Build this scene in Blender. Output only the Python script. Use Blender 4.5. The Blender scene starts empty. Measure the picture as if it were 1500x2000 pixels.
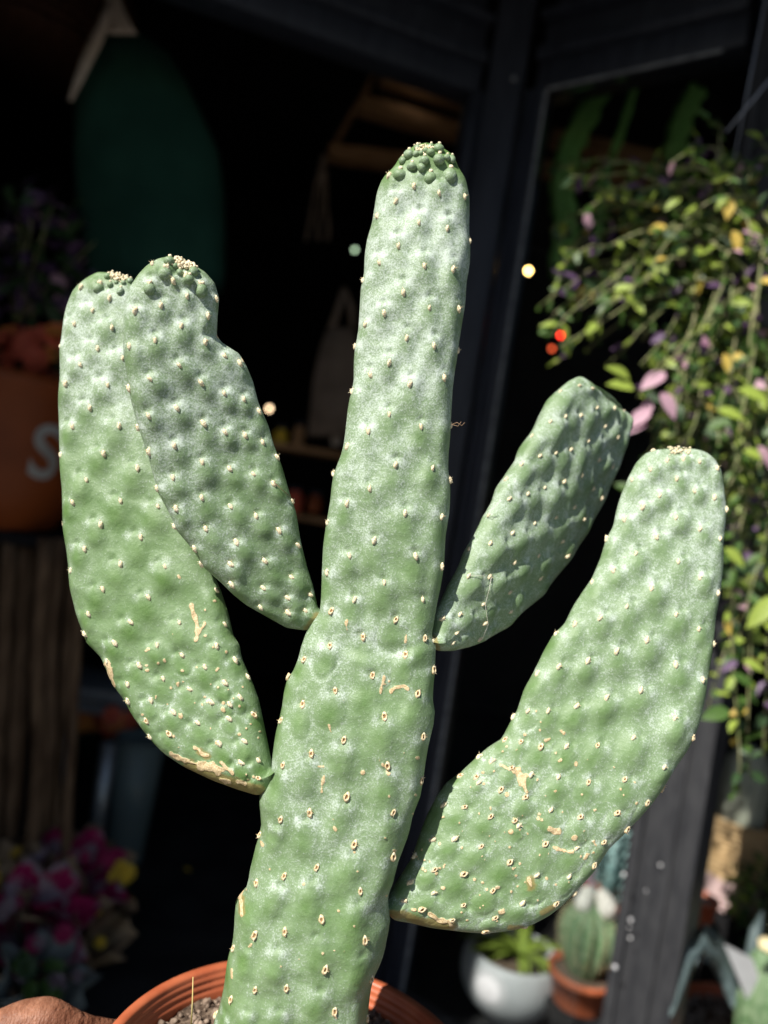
import bpy, bmesh, math, random
import numpy as np
from mathutils import Vector, Matrix, noise as mnoise
random.seed(7); RNG = np.random.default_rng(7)
R_ = math.radians

# ------------------------------------------------------------------ camera, sky, sun
scene = bpy.context.scene
COL = scene.collection
FPX, ROLL, CAMZ = 1500.0, R_(9.1), 1.3
cR = Vector((math.cos(ROLL), 0, math.sin(ROLL)))
cU = Vector((-math.sin(ROLL), 0, math.cos(ROLL)))
cW = Vector((0, 1, 0))
CAM = Vector((0, 0, CAMZ))
cd = bpy.data.cameras.new('camera'); cam = bpy.data.objects.new('camera', cd); COL.objects.link(cam)
cam.matrix_world = Matrix(((cR.x, cU.x, -cW.x, 0), (cR.y, cU.y, -cW.y, 0), (cR.z, cU.z, -cW.z, CAMZ), (0, 0, 0, 1)))
cd.sensor_fit = 'VERTICAL'; cd.sensor_height = 36.0; cd.sensor_width = 27.0; cd.lens = 27.0
cd.clip_start = 0.02; cd.clip_end = 200
cd.dof.use_dof = True; cd.dof.focus_distance = 0.605; cd.dof.aperture_fstop = 2.5
scene.camera = cam

TO_SUN = Vector((-0.48, -0.50, 0.72)).normalized()
world = bpy.data.worlds.new('World'); scene.world = world; world.use_nodes = True
nt = world.node_tree; nt.nodes.clear()
wo = nt.nodes.new('ShaderNodeOutputWorld'); bg = nt.nodes.new('ShaderNodeBackground'); sk = nt.nodes.new('ShaderNodeTexSky')
sk.sky_type = 'NISHITA'; sk.sun_disc = False
sk.sun_elevation = math.asin(TO_SUN.z); sk.sun_rotation = math.atan2(TO_SUN.x, TO_SUN.y)
bg.inputs['Strength'].default_value = 0.05
nt.links.new(sk.outputs[0], bg.inputs[0]); nt.links.new(bg.outputs[0], wo.inputs[0])
sd = bpy.data.lights.new('sun', 'SUN'); sun = bpy.data.objects.new('sun', sd); COL.objects.link(sun)
sd.energy = 5.0; sd.angle = R_(0.5); sd.color = (1.0, 0.955, 0.88)
sun.rotation_euler = (-TO_SUN).to_track_quat('-Z', 'Y').to_euler(); sun.location = TO_SUN * 6
vs = scene.view_settings
vs.view_transform = 'Standard'; vs.look = 'None'; vs.gamma = 1.0; vs.use_curve_mapping = False; vs.exposure = 0.55
scene.cycles.use_denoising = True
scene.cycles.max_bounces = 8; scene.cycles.transparent_max_bounces = 12
scene.cycles.caustics_reflective = False; scene.cycles.caustics_refractive = False
scene.cycles.sample_clamp_indirect = 6.0

# ------------------------------------------------------------------ helpers
def P(x, y, d):
    """a point seen at photo pixel (x, y), d metres away along the view axis"""
    return CAM + d * (cW + cR * ((x - 750) / FPX) + cU * ((1000 - y) / FPX))
def PZ(x, y, z):
    """where the ray through a pixel meets the level z"""
    r = cW + cR * ((x - 750) / FPX) + cU * ((1000 - y) / FPX)
    return CAM + r * ((z - CAMZ) / r.z)
def px(n, d): return n * d / FPX
WL = {}
def tag(o, label=None, cat=None, group=None, kind=None):
    if label: o['label'] = label
    if cat: o['category'] = cat
    if group: o['group'] = group
    if kind: o['kind'] = kind
    return o
def link(o, parent=None, wloc=(0, 0, 0)):
    COL.objects.link(o); wloc = Vector(wloc); WL[o.name] = wloc
    if parent is not None:
        o.parent = parent; o.location = wloc - WL[parent.name]
    else: o.location = wloc
    return o
def thing(name, label, cat, loc, group=None):
    o = bpy.data.objects.new(name, None); o.empty_display_size = .05
    link(o, None, loc); return tag(o, label, cat, group)
def rotm(rx=0, ry=0, rz=0):
    return Matrix.Rotation(rz, 3, 'Z') @ Matrix.Rotation(ry, 3, 'Y') @ Matrix.Rotation(rx, 3, 'X')
def basis(z, up=Vector((0, 0, 1))):
    z = Vector(z).normalized(); x = Vector(up).cross(z)
    if x.length < 1e-4: x = Vector((1, 0, 0)).cross(z)
    x.normalize(); y = z.cross(x)
    return Matrix((x, y, z)).transposed()
class MB:
    """collects shapes in world space; build() links them as one mesh object"""
    def __init__(s): s.v = []; s.f = []; s.m = []
    def add(s, vs, fs, mi=0):
        o = len(s.v); s.v += [Vector(v) for v in vs]; s.f += [tuple(i + o for i in f) for f in fs]; s.m += [mi] * len(fs); return s
    def box(s, c, size, rot=None, mi=0, bev=0.0):
        c = Vector(c); h = Vector(size) * .5; rot = rot or Matrix.Identity(3)
        if bev <= 0:
            vs = [c + rot @ Vector((sx * h.x, sy * h.y, sz * h.z)) for sz in (-1, 1) for sy in (-1, 1) for sx in (-1, 1)]
            return s.add(vs, [(0, 2, 3, 1), (4, 5, 7, 6), (0, 1, 5, 4), (2, 6, 7, 3), (0, 4, 6, 2), (1, 3, 7, 5)], mi)
        b = min(bev, min(h) * .9)
        bm = bmesh.new(); bmesh.ops.create_cube(bm, size=1.0)
        for v in bm.verts: v.co = Vector((v.co.x * 2 * h.x, v.co.y * 2 * h.y, v.co.z * 2 * h.z))
        bmesh.ops.bevel(bm, geom=bm.edges[:] , offset=b, segments=2, affect='EDGES', profile=.5)
        bm.verts.index_update()
        s.add([c + rot @ v.co for v in bm.verts], [tuple(v.index for v in f.verts) for f in bm.faces], mi); bm.free(); return s
    def tube(s, pts, rad, n=8, mi=0, cap=True):
        pts = [Vector(p) for p in pts]; k = len(pts)
        rad = rad if hasattr(rad, '__len__') else [rad] * k
        vs = []; prev = None
        for i in range(k):
            t = (pts[min(i + 1, k - 1)] - pts[max(i - 1, 0)])
            if t.length < 1e-9: t = Vector((0, 0, 1))
            t.normalize()
            if prev is None: x = t.orthogonal().normalized()
            else:
                x = prev - t * prev.dot(t)
                x = x.normalized() if x.length > 1e-6 else t.orthogonal().normalized()
            prev = x; y = t.cross(x)
            for j in range(n):
                a = 2 * math.pi * j / n; vs.append(pts[i] + (x * math.cos(a) + y * math.sin(a)) * rad[i])
        fs = [(i * n + j, i * n + (j + 1) % n, (i + 1) * n + (j + 1) % n, (i + 1) * n + j) for i in range(k - 1) for j in range(n)]
        if cap: fs += [tuple(range(n - 1, -1, -1)), tuple((k - 1) * n + j for j in range(n))]
        return s.add(vs, fs, mi)
    def lathe(s, prof, c, n=48, rot=None, mi=0, wob=None):
        c = Vector(c); rot = rot or Matrix.Identity(3); vs = []; k = len(prof)
        for (r, z) in prof:
            for j in range(n):
                a = 2 * math.pi * j / n; rr = r * (wob(a, z) if wob else 1)
                vs.append(c + rot @ Vector((rr * math.cos(a), rr * math.sin(a), z)))
        fs = [(i * n + j, i * n + (j + 1) % n, (i + 1) * n + (j + 1) % n, (i + 1) * n + j) for i in range(k - 1) for j in range(n)]
        fs += [tuple(range(n - 1, -1, -1)), tuple((k - 1) * n + j for j in range(n))]
        return s.add(vs, fs, mi)
    def blob(s, c, r, rot=None, sub=2, rough=0.0, fr=1.0, mi=0):
        c = Vector(c); r = Vector(r) if hasattr(r, '__len__') else Vector((r, r, r)); rot = rot or Matrix.Identity(3)
        V0, F0 = ico(sub); off = Vector((random.random() * 50, random.random() * 50, 3)); vs = []
        for v in V0:
            k = 1 + rough * mnoise.noise(v * fr + off) if rough else 1
            vs.append(c + rot @ Vector((v.x * r.x * k, v.y * r.y * k, v.z * r.z * k)))
        return s.add(vs, F0, mi)
    def leaf(s, c, rot, L, W, bend=.25, fold=.25, mi=0, n=5):
        """a pointed leaf from its stalk at c along local +Y, facing local +Z"""
        c = Vector(c); vs = []
        for i in range(n + 1):
            t = i / n; w = W * .5 * (math.sin(math.pi * min(1, t ** .8)) ** .8 if 0 < t < 1 else 0.0)
            y = L * t; z = -bend * L * t * t
            vs += [c + rot @ Vector((-w, y, z + fold * w)), c + rot @ Vector((0, y, z)), c + rot @ Vector((w, y, z + fold * w))]
        fs = []
        for i in range(n):
            a = i * 3; fs += [(a, a + 1, a + 4, a + 3), (a + 1, a + 2, a + 5, a + 4)]
        return s.add(vs, fs, mi)
    def build(s, name, mats, parent=None, loc=None, smooth=True):
        if loc is None: loc = WL[parent.name] if parent is not None else (0, 0, 0)
        loc = Vector(loc); me = bpy.data.meshes.new(name)
        me.from_pydata([tuple(v - loc) for v in s.v], [], s.f)
        for m in (mats if isinstance(mats, (list, tuple)) else [mats]): me.materials.append(m)
        me.polygons.foreach_set('material_index', s.m)
        if smooth: me.polygons.foreach_set('use_smooth', [True] * len(s.f))
        if smooth == 'auto':
            me.set_sharp_from_angle(angle=R_(38))
        me.update()
        return link(bpy.data.objects.new(name, me), parent, loc)
_ico = {}
def ico(sub):
    if sub not in _ico:
        bm = bmesh.new(); bmesh.ops.create_icosphere(bm, subdivisions=sub, radius=1); bm.verts.index_update()
        _ico[sub] = ([v.co.copy() for v in bm.verts], [tuple(v.index for v in f.verts) for f in bm.faces]); bm.free()
    return _ico[sub]
def place(mesh, name, parent, wloc, rot, sc=1.0):
    o = bpy.data.objects.new(name, mesh); link(o, parent, wloc)
    o.rotation_euler = rot.to_euler(); o.scale = (sc, sc, sc) if not hasattr(sc, '__len__') else sc
    return o
def struct(name, mb, mat, smooth=False):
    o = mb.build(name, mat, smooth=smooth); return tag(o, kind='structure')

# ------------------------------------------------------------------ materials
def mat_nodes(name):
    m = bpy.data.materials.new(name); m.use_nodes = True; t = m.node_tree
    return m, t, t.nodes['Principled BSDF']
def N(t, kind, **kw):
    n = t.nodes.new(kind)
    for k, v in kw.items():
        if k in n.inputs.keys(): n.inputs[k].default_value = v
        else: setattr(n, k, v)
    return n
def mat(name, c1, c2=None, rough=.6, scale=30, bump=.0, bscale=None, detail=4, spec=.4, metal=0, lo=.35, hi=.65, stretch=None, dist=.002, trans=0, coat=0):
    """two-tone noise material with fine relief"""
    m, t, b = mat_nodes(name); c2 = c2 or c1
    tc = N(t, 'ShaderNodeTexCoord'); src = tc.outputs['Object']
    if stretch:
        mp = N(t, 'ShaderNodeMapping'); mp.inputs['Scale'].default_value = stretch; t.links.new(src, mp.inputs[0]); src = mp.outputs[0]
    n1 = N(t, 'ShaderNodeTexNoise', Scale=scale, Detail=detail); t.links.new(src, n1.inputs['Vector'])
    mr = N(t, 'ShaderNodeMapRange'); mr.inputs[1].default_value = lo; mr.inputs[2].default_value = hi; t.links.new(n1.outputs[0], mr.inputs[0])
    mx = N(t, 'ShaderNodeMix', data_type='RGBA'); mx.inputs[6].default_value = (*c1, 1); mx.inputs[7].default_value = (*c2, 1)
    t.links.new(mr.outputs[0], mx.inputs[0]); t.links.new(mx.outputs[2], b.inputs['Base Color'])
    b.inputs['Roughness'].default_value = rough; b.inputs['Specular IOR Level'].default_value = spec; b.inputs['Metallic'].default_value = metal
    if coat: b.inputs['Coat Weight'].default_value = coat
    if bump:
        n2 = N(t, 'ShaderNodeTexNoise', Scale=bscale or scale * 3, Detail=4); t.links.new(src, n2.inputs['Vector'])
        bp = N(t, 'ShaderNodeBump', Strength=bump, Distance=dist); t.links.new(n2.outputs[0], bp.inputs['Height']); t.links.new(bp.outputs[0], b.inputs['Normal'])
    if trans:
        tr = N(t, 'ShaderNodeBsdfTranslucent'); t.links.new(mx.outputs[2], tr.inputs[0]); ms = N(t, 'ShaderNodeMixShader'); ms.inputs[0].default_value = trans
        t.links.new(b.outputs[0], ms.inputs[1]); t.links.new(tr.outputs[0], ms.inputs[2]); t.links.new(ms.outputs[0], t.nodes['Material Output'].inputs[0])
    return m
def emit(name, c, s):
    m, t, b = mat_nodes(name); b.inputs['Emission Color'].default_value = (*c, 1); b.inputs['Emission Strength'].default_value = s; b.inputs['Base Color'].default_value = (*c, 1); return m

def cactus_skin():
    m, t, b = mat_nodes('cactus skin')
    L = t.links.new
    def math_(op, a, bb, cl=False):
        n = t.nodes.new('ShaderNodeMath'); n.operation = op; n.use_clamp = cl
        for i, v in enumerate((a, bb)):
            if isinstance(v, (int, float)): n.inputs[i].default_value = v
            else: L(v, n.inputs[i])
        return n.outputs[0]
    def rng(v, a, c, e=0., f=1.):
        n = N(t, 'ShaderNodeMapRange', interpolation_type='SMOOTHSTEP'); L(v, n.inputs[0]); n.inputs[1].default_value = a; n.inputs[2].default_value = c; n.inputs[3].default_value = e; n.inputs[4].default_value = f; return n.outputs[0]
    def mix(f, a, c):
        n = N(t, 'ShaderNodeMix', data_type='RGBA')
        if isinstance(f, (int, float)): n.inputs[0].default_value = f
        else: L(f, n.inputs[0])
        for i, v in ((6, a), (7, c)):
            if isinstance(v, tuple): n.inputs[i].default_value = (*v, 1)
            else: L(v, n.inputs[i])
        return n.outputs[2]
    geo = N(t, 'ShaderNodeNewGeometry'); pos = geo.outputs['Position']
    def noise(sc, det=3, ro=.6):
        n = N(t, 'ShaderNodeTexNoise', Scale=sc, Detail=det, Roughness=ro); L(pos, n.inputs['Vector']); return n.outputs[0]
    def attr(n): a = N(t, 'ShaderNodeAttribute', attribute_name=n); return a.outputs['Fac']
    bl, sc, ol = attr('bloom'), attr('scar'), attr('olive')
    n1, n2, n3, n4 = noise(760, 4, .75), noise(46, 4, .6), noise(260, 3, .6), noise(1500, 2, .6)
    v = math_('ADD', bl, math_('MULTIPLY', math_('SUBTRACT', n1, .5), 2.1))
    v = math_('ADD', v, math_('MULTIPLY', math_('SUBTRACT', n2, .5), .60))
    v = math_('ADD', v, math_('MULTIPLY', math_('SUBTRACT', n3, .5), .7))
    white = rng(v, .34, 1.10)
    film = rng(math_('ADD', bl, math_('MULTIPLY', math_('SUBTRACT', n2, .5), .8)), -.20, .70, 0., .74)
    green = mix(rng(n2, .35, .65), (.090, .182, .042), (.128, .232, .066))
    green = mix(math_('MULTIPLY', rng(n4, .4, .7), .35), green, (.20, .29, .12))
    base = mix(film, green, (.240, .322, .205))
    base = mix(math_('MULTIPLY', white, .80), base, (.60, .68, .63))
    ov = rng(math_('ADD', ol, math_('MULTIPLY', math_('SUBTRACT', n3, .5), .9)), .25, .8)
    base = mix(math_('MULTIPLY', ov, .8), base, mix(n3, (.20, .15, .05), (.34, .27, .10)))
    scv = rng(math_('ADD', sc, math_('MULTIPLY', math_('SUBTRACT', n3, .5), .55)), .42, .55)
    base = mix(scv, base, mix(rng(n1, .35, .65), (.46, .33, .16), (.74, .60, .38)))
    L(base, b.inputs['Base Color'])
    L(math_('ADD', .46, math_('MULTIPLY', white, .25)), b.inputs['Roughness'])
    b.inputs['Specular IOR Level'].default_value = .38
    b.inputs['Subsurface Weight'].default_value = .0
    h = math_('ADD', math_('MULTIPLY', n1, .5), math_('ADD', math_('MULTIPLY', n3, 1.0), math_('MULTIPLY', scv, .5)))
    bp = N(t, 'ShaderNodeBump', Strength=.5, Distance=.0012); L(h, bp.inputs['Height']); L(bp.outputs[0], b.inputs['Normal'])
    return m
M = {}
M['skin'] = cactus_skin()
M['wool'] = mat('areole wool', (.70, .57, .35), (.90, .82, .62), .9, 900, .5, 1500, dist=.0006, spec=.1)
M['wool_old'] = mat('old areole wool', (.56, .40, .20), (.86, .75, .54), .9, 700, .5, 1400, dist=.0006, spec=.1)
M['wool_pit'] = mat('areole pit', (.20, .12, .06), (.36, .23, .11), .95, 700, spec=.1)
M['terracotta'] = mat('terracotta plastic', (.42, .105, .045), (.50, .14, .062), .42, 45, .12, 500, spec=.45, dist=.0005)
M['soil'] = mat('dry potting soil', (.055, .038, .028), (.20, .145, .105), .95, 160, .8, 600, lo=.38, hi=.6, dist=.002, spec=.1)
M['crumb'] = mat('soil crumbs', (.09, .062, .046), (.33, .25, .19), .95, 120, .6, 900, lo=.35, hi=.62, dist=.001, spec=.1)
M['straw'] = mat('straw', (.62, .48, .16), (.75, .62, .30), .7, 80)
M['thread'] = mat('web thread', (.62, .60, .50), (.7, .68, .6), .6, 80)
M['hair'] = mat('brown fibre', (.20, .11, .06), (.3, .2, .12), .7, 80)
M['black'] = mat('black painted wood', (.017, .020, .030), (.030, .034, .048), .5, 9, .25, 60, spec=.35, stretch=(6, 6, .8))
M['blacklit'] = mat('sunlit black painted wood', (.026, .027, .031), (.044, .045, .049), .5, 12, .3, 70, spec=.35, stretch=(4, 4, 1.2))  # lighter copy of the black paint, sunlight put into the colour
M['chip'] = mat('worn grey paint edge', (.16, .17, .19), (.34, .36, .38), .6, 40, .3, spec=.3)
M['speck'] = mat('white paint speck', (.6, .6, .62), (.75, .75, .75), .6, 40)
M['dark'] = mat('shade darkened interior plaster', (.010, .010, .011), (.018, .017, .018), .9, 5, spec=.1)  # near-black so the interior stays dark; its shade is in the colour
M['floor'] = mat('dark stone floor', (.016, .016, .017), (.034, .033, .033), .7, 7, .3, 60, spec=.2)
M['paving'] = mat('grey paving', (.15, .145, .14), (.21, .205, .20), .9, 8, .3, 80)
M['render'] = mat('grey rendered wall', (.17, .165, .16), (.22, .215, .21), .9, 6, .3, 60)
M['plank'] = mat('brown wood plank', (.24, .12, .05), (.40, .23, .11), .7, 9, .3, 60, stretch=(1, 8, 8), spec=.2)
M['pole'] = mat('brown bark', (.085, .050, .028), (.19, .12, .07), .85, 14, .6, 50, stretch=(5, 5, .7), spec=.15, dist=.006)
M['greencloth'] = mat('green canvas', (.013, .048, .034), (.020, .068, .048), .9, 6, .35, 160, spec=.1)
M['cream'] = mat('cream cotton', (.42, .34, .27), (.54, .45, .37), .9, 20, .4, 200, spec=.1)
M['beige'] = mat('beige cotton', (.17, .13, .10), (.25, .19, .15), .9, 10, .3, 200, spec=.1)
M['brownbasket'] = mat('dark brown wicker', (.055, .022, .012), (.10, .042, .024), .7, 40, .6, 120, spec=.2)
M['orange'] = mat('orange plastic', (.21, .046, .009), (.27, .062, .013), .5, 8, spec=.3)
M['white'] = mat('dull white paint', (.30, .28, .25), (.42, .40, .36), .6, 10)  # white kept at a low, dull tone
M['redpetal'] = mat('red petal', (.62, .09, .05), (.75, .17, .08), .6, 60, trans=.2)
M['magenta'] = mat('magenta petal', (.26, .008, .06), (.40, .02, .11), .65, 60, trans=.2)
M['yellow'] = mat('yellow petal', (.72, .45, .03), (.85, .60, .06), .6, 60, trans=.2)
M['violet'] = mat('violet petal', (.09, .04, .26), (.15, .08, .36), .65, 60, trans=.2)
M['orangepetal'] = mat('orange petal', (.70, .23, .04), (.8, .33, .07), .6, 60, trans=.2)
M['palepink'] = mat('pale pink petal', (.20, .14, .16), (.30, .22, .25), .6, 60, trans=.2)
M['kraft'] = mat('kraft paper', (.30, .20, .11), (.40, .28, .17), .8, 9, .4, 60, spec=.2)
M['tissue'] = mat('magenta print tissue', (.28, .008, .07), (.30, .22, .25), .8, 16, .4, 60, lo=.5, hi=.56, spec=.2)
M['cellophane'] = mat('frosted cellophane', (.22, .26, .24), (.36, .40, .37), .3, 12, .5, 30, trans=.35)
M['zinc'] = mat('brushed zinc', (.33, .35, .36), (.45, .47, .48), .38, 20, .1, spec=.5, metal=.75)
M['greyshelf'] = mat('grey painted metal', (.20, .21, .22), (.27, .28, .29), .5, 14)
M['leaf'] = mat('green leaf', (.052, .115, .022), (.105, .20, .042), .42, 60, .2, 200, trans=.32, spec=.4)
M['leafy'] = mat('yellow green leaf', (.25, .36, .05), (.42, .52, .10), .42, 60, .2, 200, trans=.32, spec=.4)
M['leafd'] = mat('dark green leaf', (.026, .060, .020), (.05, .10, .035), .45, 60, .2, 200, trans=.25, spec=.4)
M['leafp'] = mat('purple leaf', (.075, .035, .09), (.17, .10, .20), .45, 60, .2, 200, trans=.25, spec=.4)
M['leafk'] = mat('pink leaf', (.50, .25, .36), (.66, .46, .52), .45, 60, .2, 200, trans=.3, spec=.4)
M['leafo'] = mat('old yellow leaf', (.58, .40, .06), (.68, .52, .14), .5, 60, .2, 200, trans=.3, spec=.3)
M['vine'] = mat('vine stem', (.18, .22, .08), (.32, .30, .16), .6, 60, spec=.3)
M['greypot'] = mat('pale grey ceramic', (.44, .45, .46), (.52, .53, .54), .5, 12, .1, spec=.4)
M['cactus2'] = mat('barrel cactus skin', (.075, .15, .06), (.20, .28, .16), .6, 45, .3, 200)
M['spine'] = mat('straw spines', (.62, .52, .28), (.74, .66, .42), .7, 200)
M['fuzz'] = mat('white wool', (.62, .60, .54), (.76, .74, .68), .95, 200, .4)
M['teal'] = mat('glaucous leaf', (.24, .42, .41), (.40, .58, .56), .5, 30, trans=.1)
M['rope'] = mat('jute rope', (.40, .26, .12), (.62, .45, .25), .9, 120, .5, 400, spec=.1)
M['ropepink'] = mat('pink dyed rope', (.50, .34, .33), (.66, .50, .48), .9, 120, .5, 400, spec=.1)
M['palestem'] = mat('pale grey green cactus', (.33, .36, .28), (.44, .47, .38), .7, 20, .3)
M['armgreen'] = mat('green cactus arm', (.16, .38, .09), (.24, .50, .13), .6, 8)
M['agave'] = mat('grey green blade', (.05, .075, .075), (.11, .15, .155), .5, 8, stretch=(6, 6, 1))
M['gravel'] = mat('gravel', (.16, .13, .11), (.42, .36, .31), .9, 90, .4)
M['wire'] = mat('grey wire', (.25, .27, .33), (.33, .35, .4), .4, 20, metal=.3)
M['shade_awning'] = mat('dark awning canvas', (.02, .02, .022), (.03, .03, .032), .9, 10)
def skin_mat():
    m = mat('brown skin', (.19, .075, .042), (.33, .15, .09), .5, 70, 1.0, 260, spec=.35, dist=.0016, stretch=(1.6, .7, 1.2))
    b = m.node_tree.nodes['Principled BSDF']; b.inputs['Subsurface Weight'].default_value = .12; b.inputs['Subsurface Radius'].default_value = (.012, .005, .003); b.inputs['Subsurface Scale'].default_value = .5
    return m
M['hand'] = skin_mat()
def glass_mat():
    m, t, b = mat_nodes('window glass')
    fr = N(t, 'ShaderNodeFresnel', IOR=1.35); tr = N(t, 'ShaderNodeBsdfTransparent'); gl = N(t, 'ShaderNodeBsdfGlossy', Roughness=.02)
    tr.inputs[0].default_value = (.93, .95, .95, 1); ms = N(t, 'ShaderNodeMixShader')
    t.links.new(fr.outputs[0], ms.inputs[0]); t.links.new(tr.outputs[0], ms.inputs[1]); t.links.new(gl.outputs[0], ms.inputs[2]); t.links.new(ms.outputs[0], t.nodes['Material Output'].inputs[0])
    return m
M['glass'] = glass_mat()
def vase_mat():
    m, t, b = mat_nodes('cloudy glass'); b.inputs['Base Color'].default_value = (.30, .38, .36, 1); b.inputs['Roughness'].default_value = .12
    b.inputs['Transmission Weight'].default_value = .55; b.inputs['IOR'].default_value = 1.3; return m
M['vase'] = vase_mat()

# ------------------------------------------------------------------ the setting
HZ = 2.5                                   # underside of the shop header
A2 = Vector((-0.647, 1.93)); B2 = Vector((0.072, 2.17)); C2 = Vector((0.236, 2.11)); D2 = Vector((0.666, 1.79))
A2 = A2 + (A2 - B2).normalized() * .75     # the left bay runs on out of the frame
struct('paving', MB().add([(-9, -9, 0), (9, -9, 0), (9, 1.70, 0), (-9, 1.70, 0)], [(0, 1, 2, 3)]), M['paving'])
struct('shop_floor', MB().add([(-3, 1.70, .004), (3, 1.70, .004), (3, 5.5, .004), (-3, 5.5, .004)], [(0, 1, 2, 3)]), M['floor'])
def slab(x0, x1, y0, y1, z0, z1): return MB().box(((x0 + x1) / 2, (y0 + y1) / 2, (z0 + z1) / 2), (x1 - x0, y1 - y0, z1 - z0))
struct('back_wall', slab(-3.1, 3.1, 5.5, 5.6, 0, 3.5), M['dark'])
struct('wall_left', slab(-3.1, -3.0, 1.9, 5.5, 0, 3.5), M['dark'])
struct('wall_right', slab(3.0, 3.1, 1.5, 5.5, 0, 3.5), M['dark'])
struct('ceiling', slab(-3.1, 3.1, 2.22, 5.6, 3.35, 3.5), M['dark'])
struct('shade_wall', slab(-1.75, -1.38, .10, 2.05, 0, 5.2), M['render'])  # added wall out of view, blocks the sun from the doorway side
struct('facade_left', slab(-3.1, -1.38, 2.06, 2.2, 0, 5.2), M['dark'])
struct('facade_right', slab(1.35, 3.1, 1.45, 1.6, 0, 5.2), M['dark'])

# the shopfront: two bays meeting in an inner corner
shop = thing('shopfront', 'black painted wooden shopfront with corner post and glazed side bay behind the cactus', 'shopfront', (0.15, 2.12, 0))
def run(a, b, z, out, th, ht, mi='black', name='header', bev=.004, ext=(0, 0)):
    a, b = Vector(a), Vector(b); u = (b - a).normalized(); nrm = Vector((u.y, -u.x))
    a = a - u * ext[0]; b = b + u * ext[1]; L = (b - a).length; c = (a + b) / 2 + nrm * (out - th / 2)
    return MB().box((c.x, c.y, z + ht / 2), (L, th, ht), rotm(rz=math.atan2(u.y, u.x)), bev=bev).build(name, M[mi], shop, smooth='auto')
for (a, b) in ((A2, B2), (C2, D2)):
    run(a, b, HZ, .02, .09, .075, name='header')
    run(a, b, HZ + .075, .045, .11, .035, name='moulding')
    run(a, b, HZ + .11, .012, .08, .075, name='header')
    run(a, b, HZ + .185, .055, .12, .02, name='moulding')
    run(a, b, HZ + .205, -.03, .04, .9, name='fascia_panel', bev=0)
def vpost(p, wx, wy, ang, mi='black', name='post', z0=0., z1=HZ + .9, bev=.006):
    return MB().box((p[0], p[1], (z0 + z1) / 2), (wx, wy, z1 - z0), rotm(rz=ang), bev=bev).build(name, M[mi], shop, smooth='auto')
aL = math.atan2((B2 - A2).y, (B2 - A2).x); aR = math.atan2((D2 - C2).y, (D2 - C2).x)
vpost((.150, 2.160), .10, .10, (aL + aR) / 2)
uL = (B2 - A2).normalized(); uR = (D2 - C2).normalized()
p = B2 - uL * .005; vpost((p.x, p.y), .045, .07, aL, name='door_jamb', z1=HZ)
p = B2 + uL * .03; vpost((p.x, p.y - .028), .014, .02, aL, name='moulding', z1=HZ)
p = C2 + uR * .012; vpost((p.x, p.y), .040, .07, aR, name='window_stile', z1=HZ)
p = C2 - uR * .022; vpost((p.x - .01, p.y - .03), .014, .02, aR, name='moulding', z1=HZ)
nR = Vector((uR.y, -uR.x))
p = C2 + uR * .0375 + nR * .022; vpost((p.x, p.y), .006, .008, aR, 'chip', 'glazing_bead', z1=HZ - .012, bev=0)
pa = C2 + uR * .041 + nR * .022; pb = D2 - uR * .05 + nR * .022; c = (pa + pb) / 2
MB().box((c.x, c.y, HZ - .006), ((pb - pa).length, .008, .005), rotm(rz=aR)).build('glazing_bead', M['chip'], shop, smooth=False)
pa = C2 + uR * .036; pb = D2 - uR * .04; c = (pa + pb) / 2
MB().box((c.x, c.y, HZ / 2), ((pb - pa).length, .006, HZ - .02), rotm(rz=aR)).build('window_pane', M['glass'], shop, smooth=False)
# the outer post, boarded, its black paint lightened as if sunlit
PB = D2 + uR * .112 + nR * .0
vpost((PB.x, PB.y), .138, .13, aR, 'blacklit', 'post')
for k, (o, w, pr) in enumerate(((-.060, .024, .010), (-.008, .060, .006), (.050, .040, .009))):
    q = PB + uR * o + nR * (.065 + pr / 2)
    vpost((q.x, q.y), w, pr, aR, 'blacklit', 'board', z1=HZ + .2, bev=.002)
m = MB()
for (x, y, r) in ((1218, 1708, 4), (1201, 1889, 5), (1232, 1797, 4), (1229, 1812, 2), (1231, 1832, 3), (1290, 1690, 3), (1300, 1830, 2), (1262, 1740, 2)):
    m.blob(P(x, y, 1.650), px(r, 1.65), sub=1)
o = m.build('paint_speck', M['speck'], shop); tag(o, kind='stuff')
o = MB().blob(PZ(996, 178, HZ + .005) + Vector((0, -.06, 0)), .007, sub=2).build('screw_head', M['chip'], shop)

# canopy added out of view to keep sun off the upper front
aw = thing('shade_awning', 'dark canvas canopy added out of view to shade the shop entrance', 'shade_awning', (0, 2.3, 3.2))
MB().add([(-2.2, .83, 2.92), (2.2, .83, 2.92), (2.2, 2.4, 3.60), (-2.2, 2.4, 3.60), (-2.2, .83, 2.95), (2.2, .83, 2.95), (2.2, 2.4, 3.63), (-2.2, 2.4, 3.63)],
         [(0, 1, 2, 3), (7, 6, 5, 4), (0, 4, 5, 1), (1, 5, 6, 2), (2, 6, 7, 3), (3, 7, 4, 0)]).build('canvas', M['shade_awning'], aw, smooth=False)
MB().box((0, .83, 2.87), (4.4, .012, .12)).build('valance', M['shade_awning'], aw, smooth=False)
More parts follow.
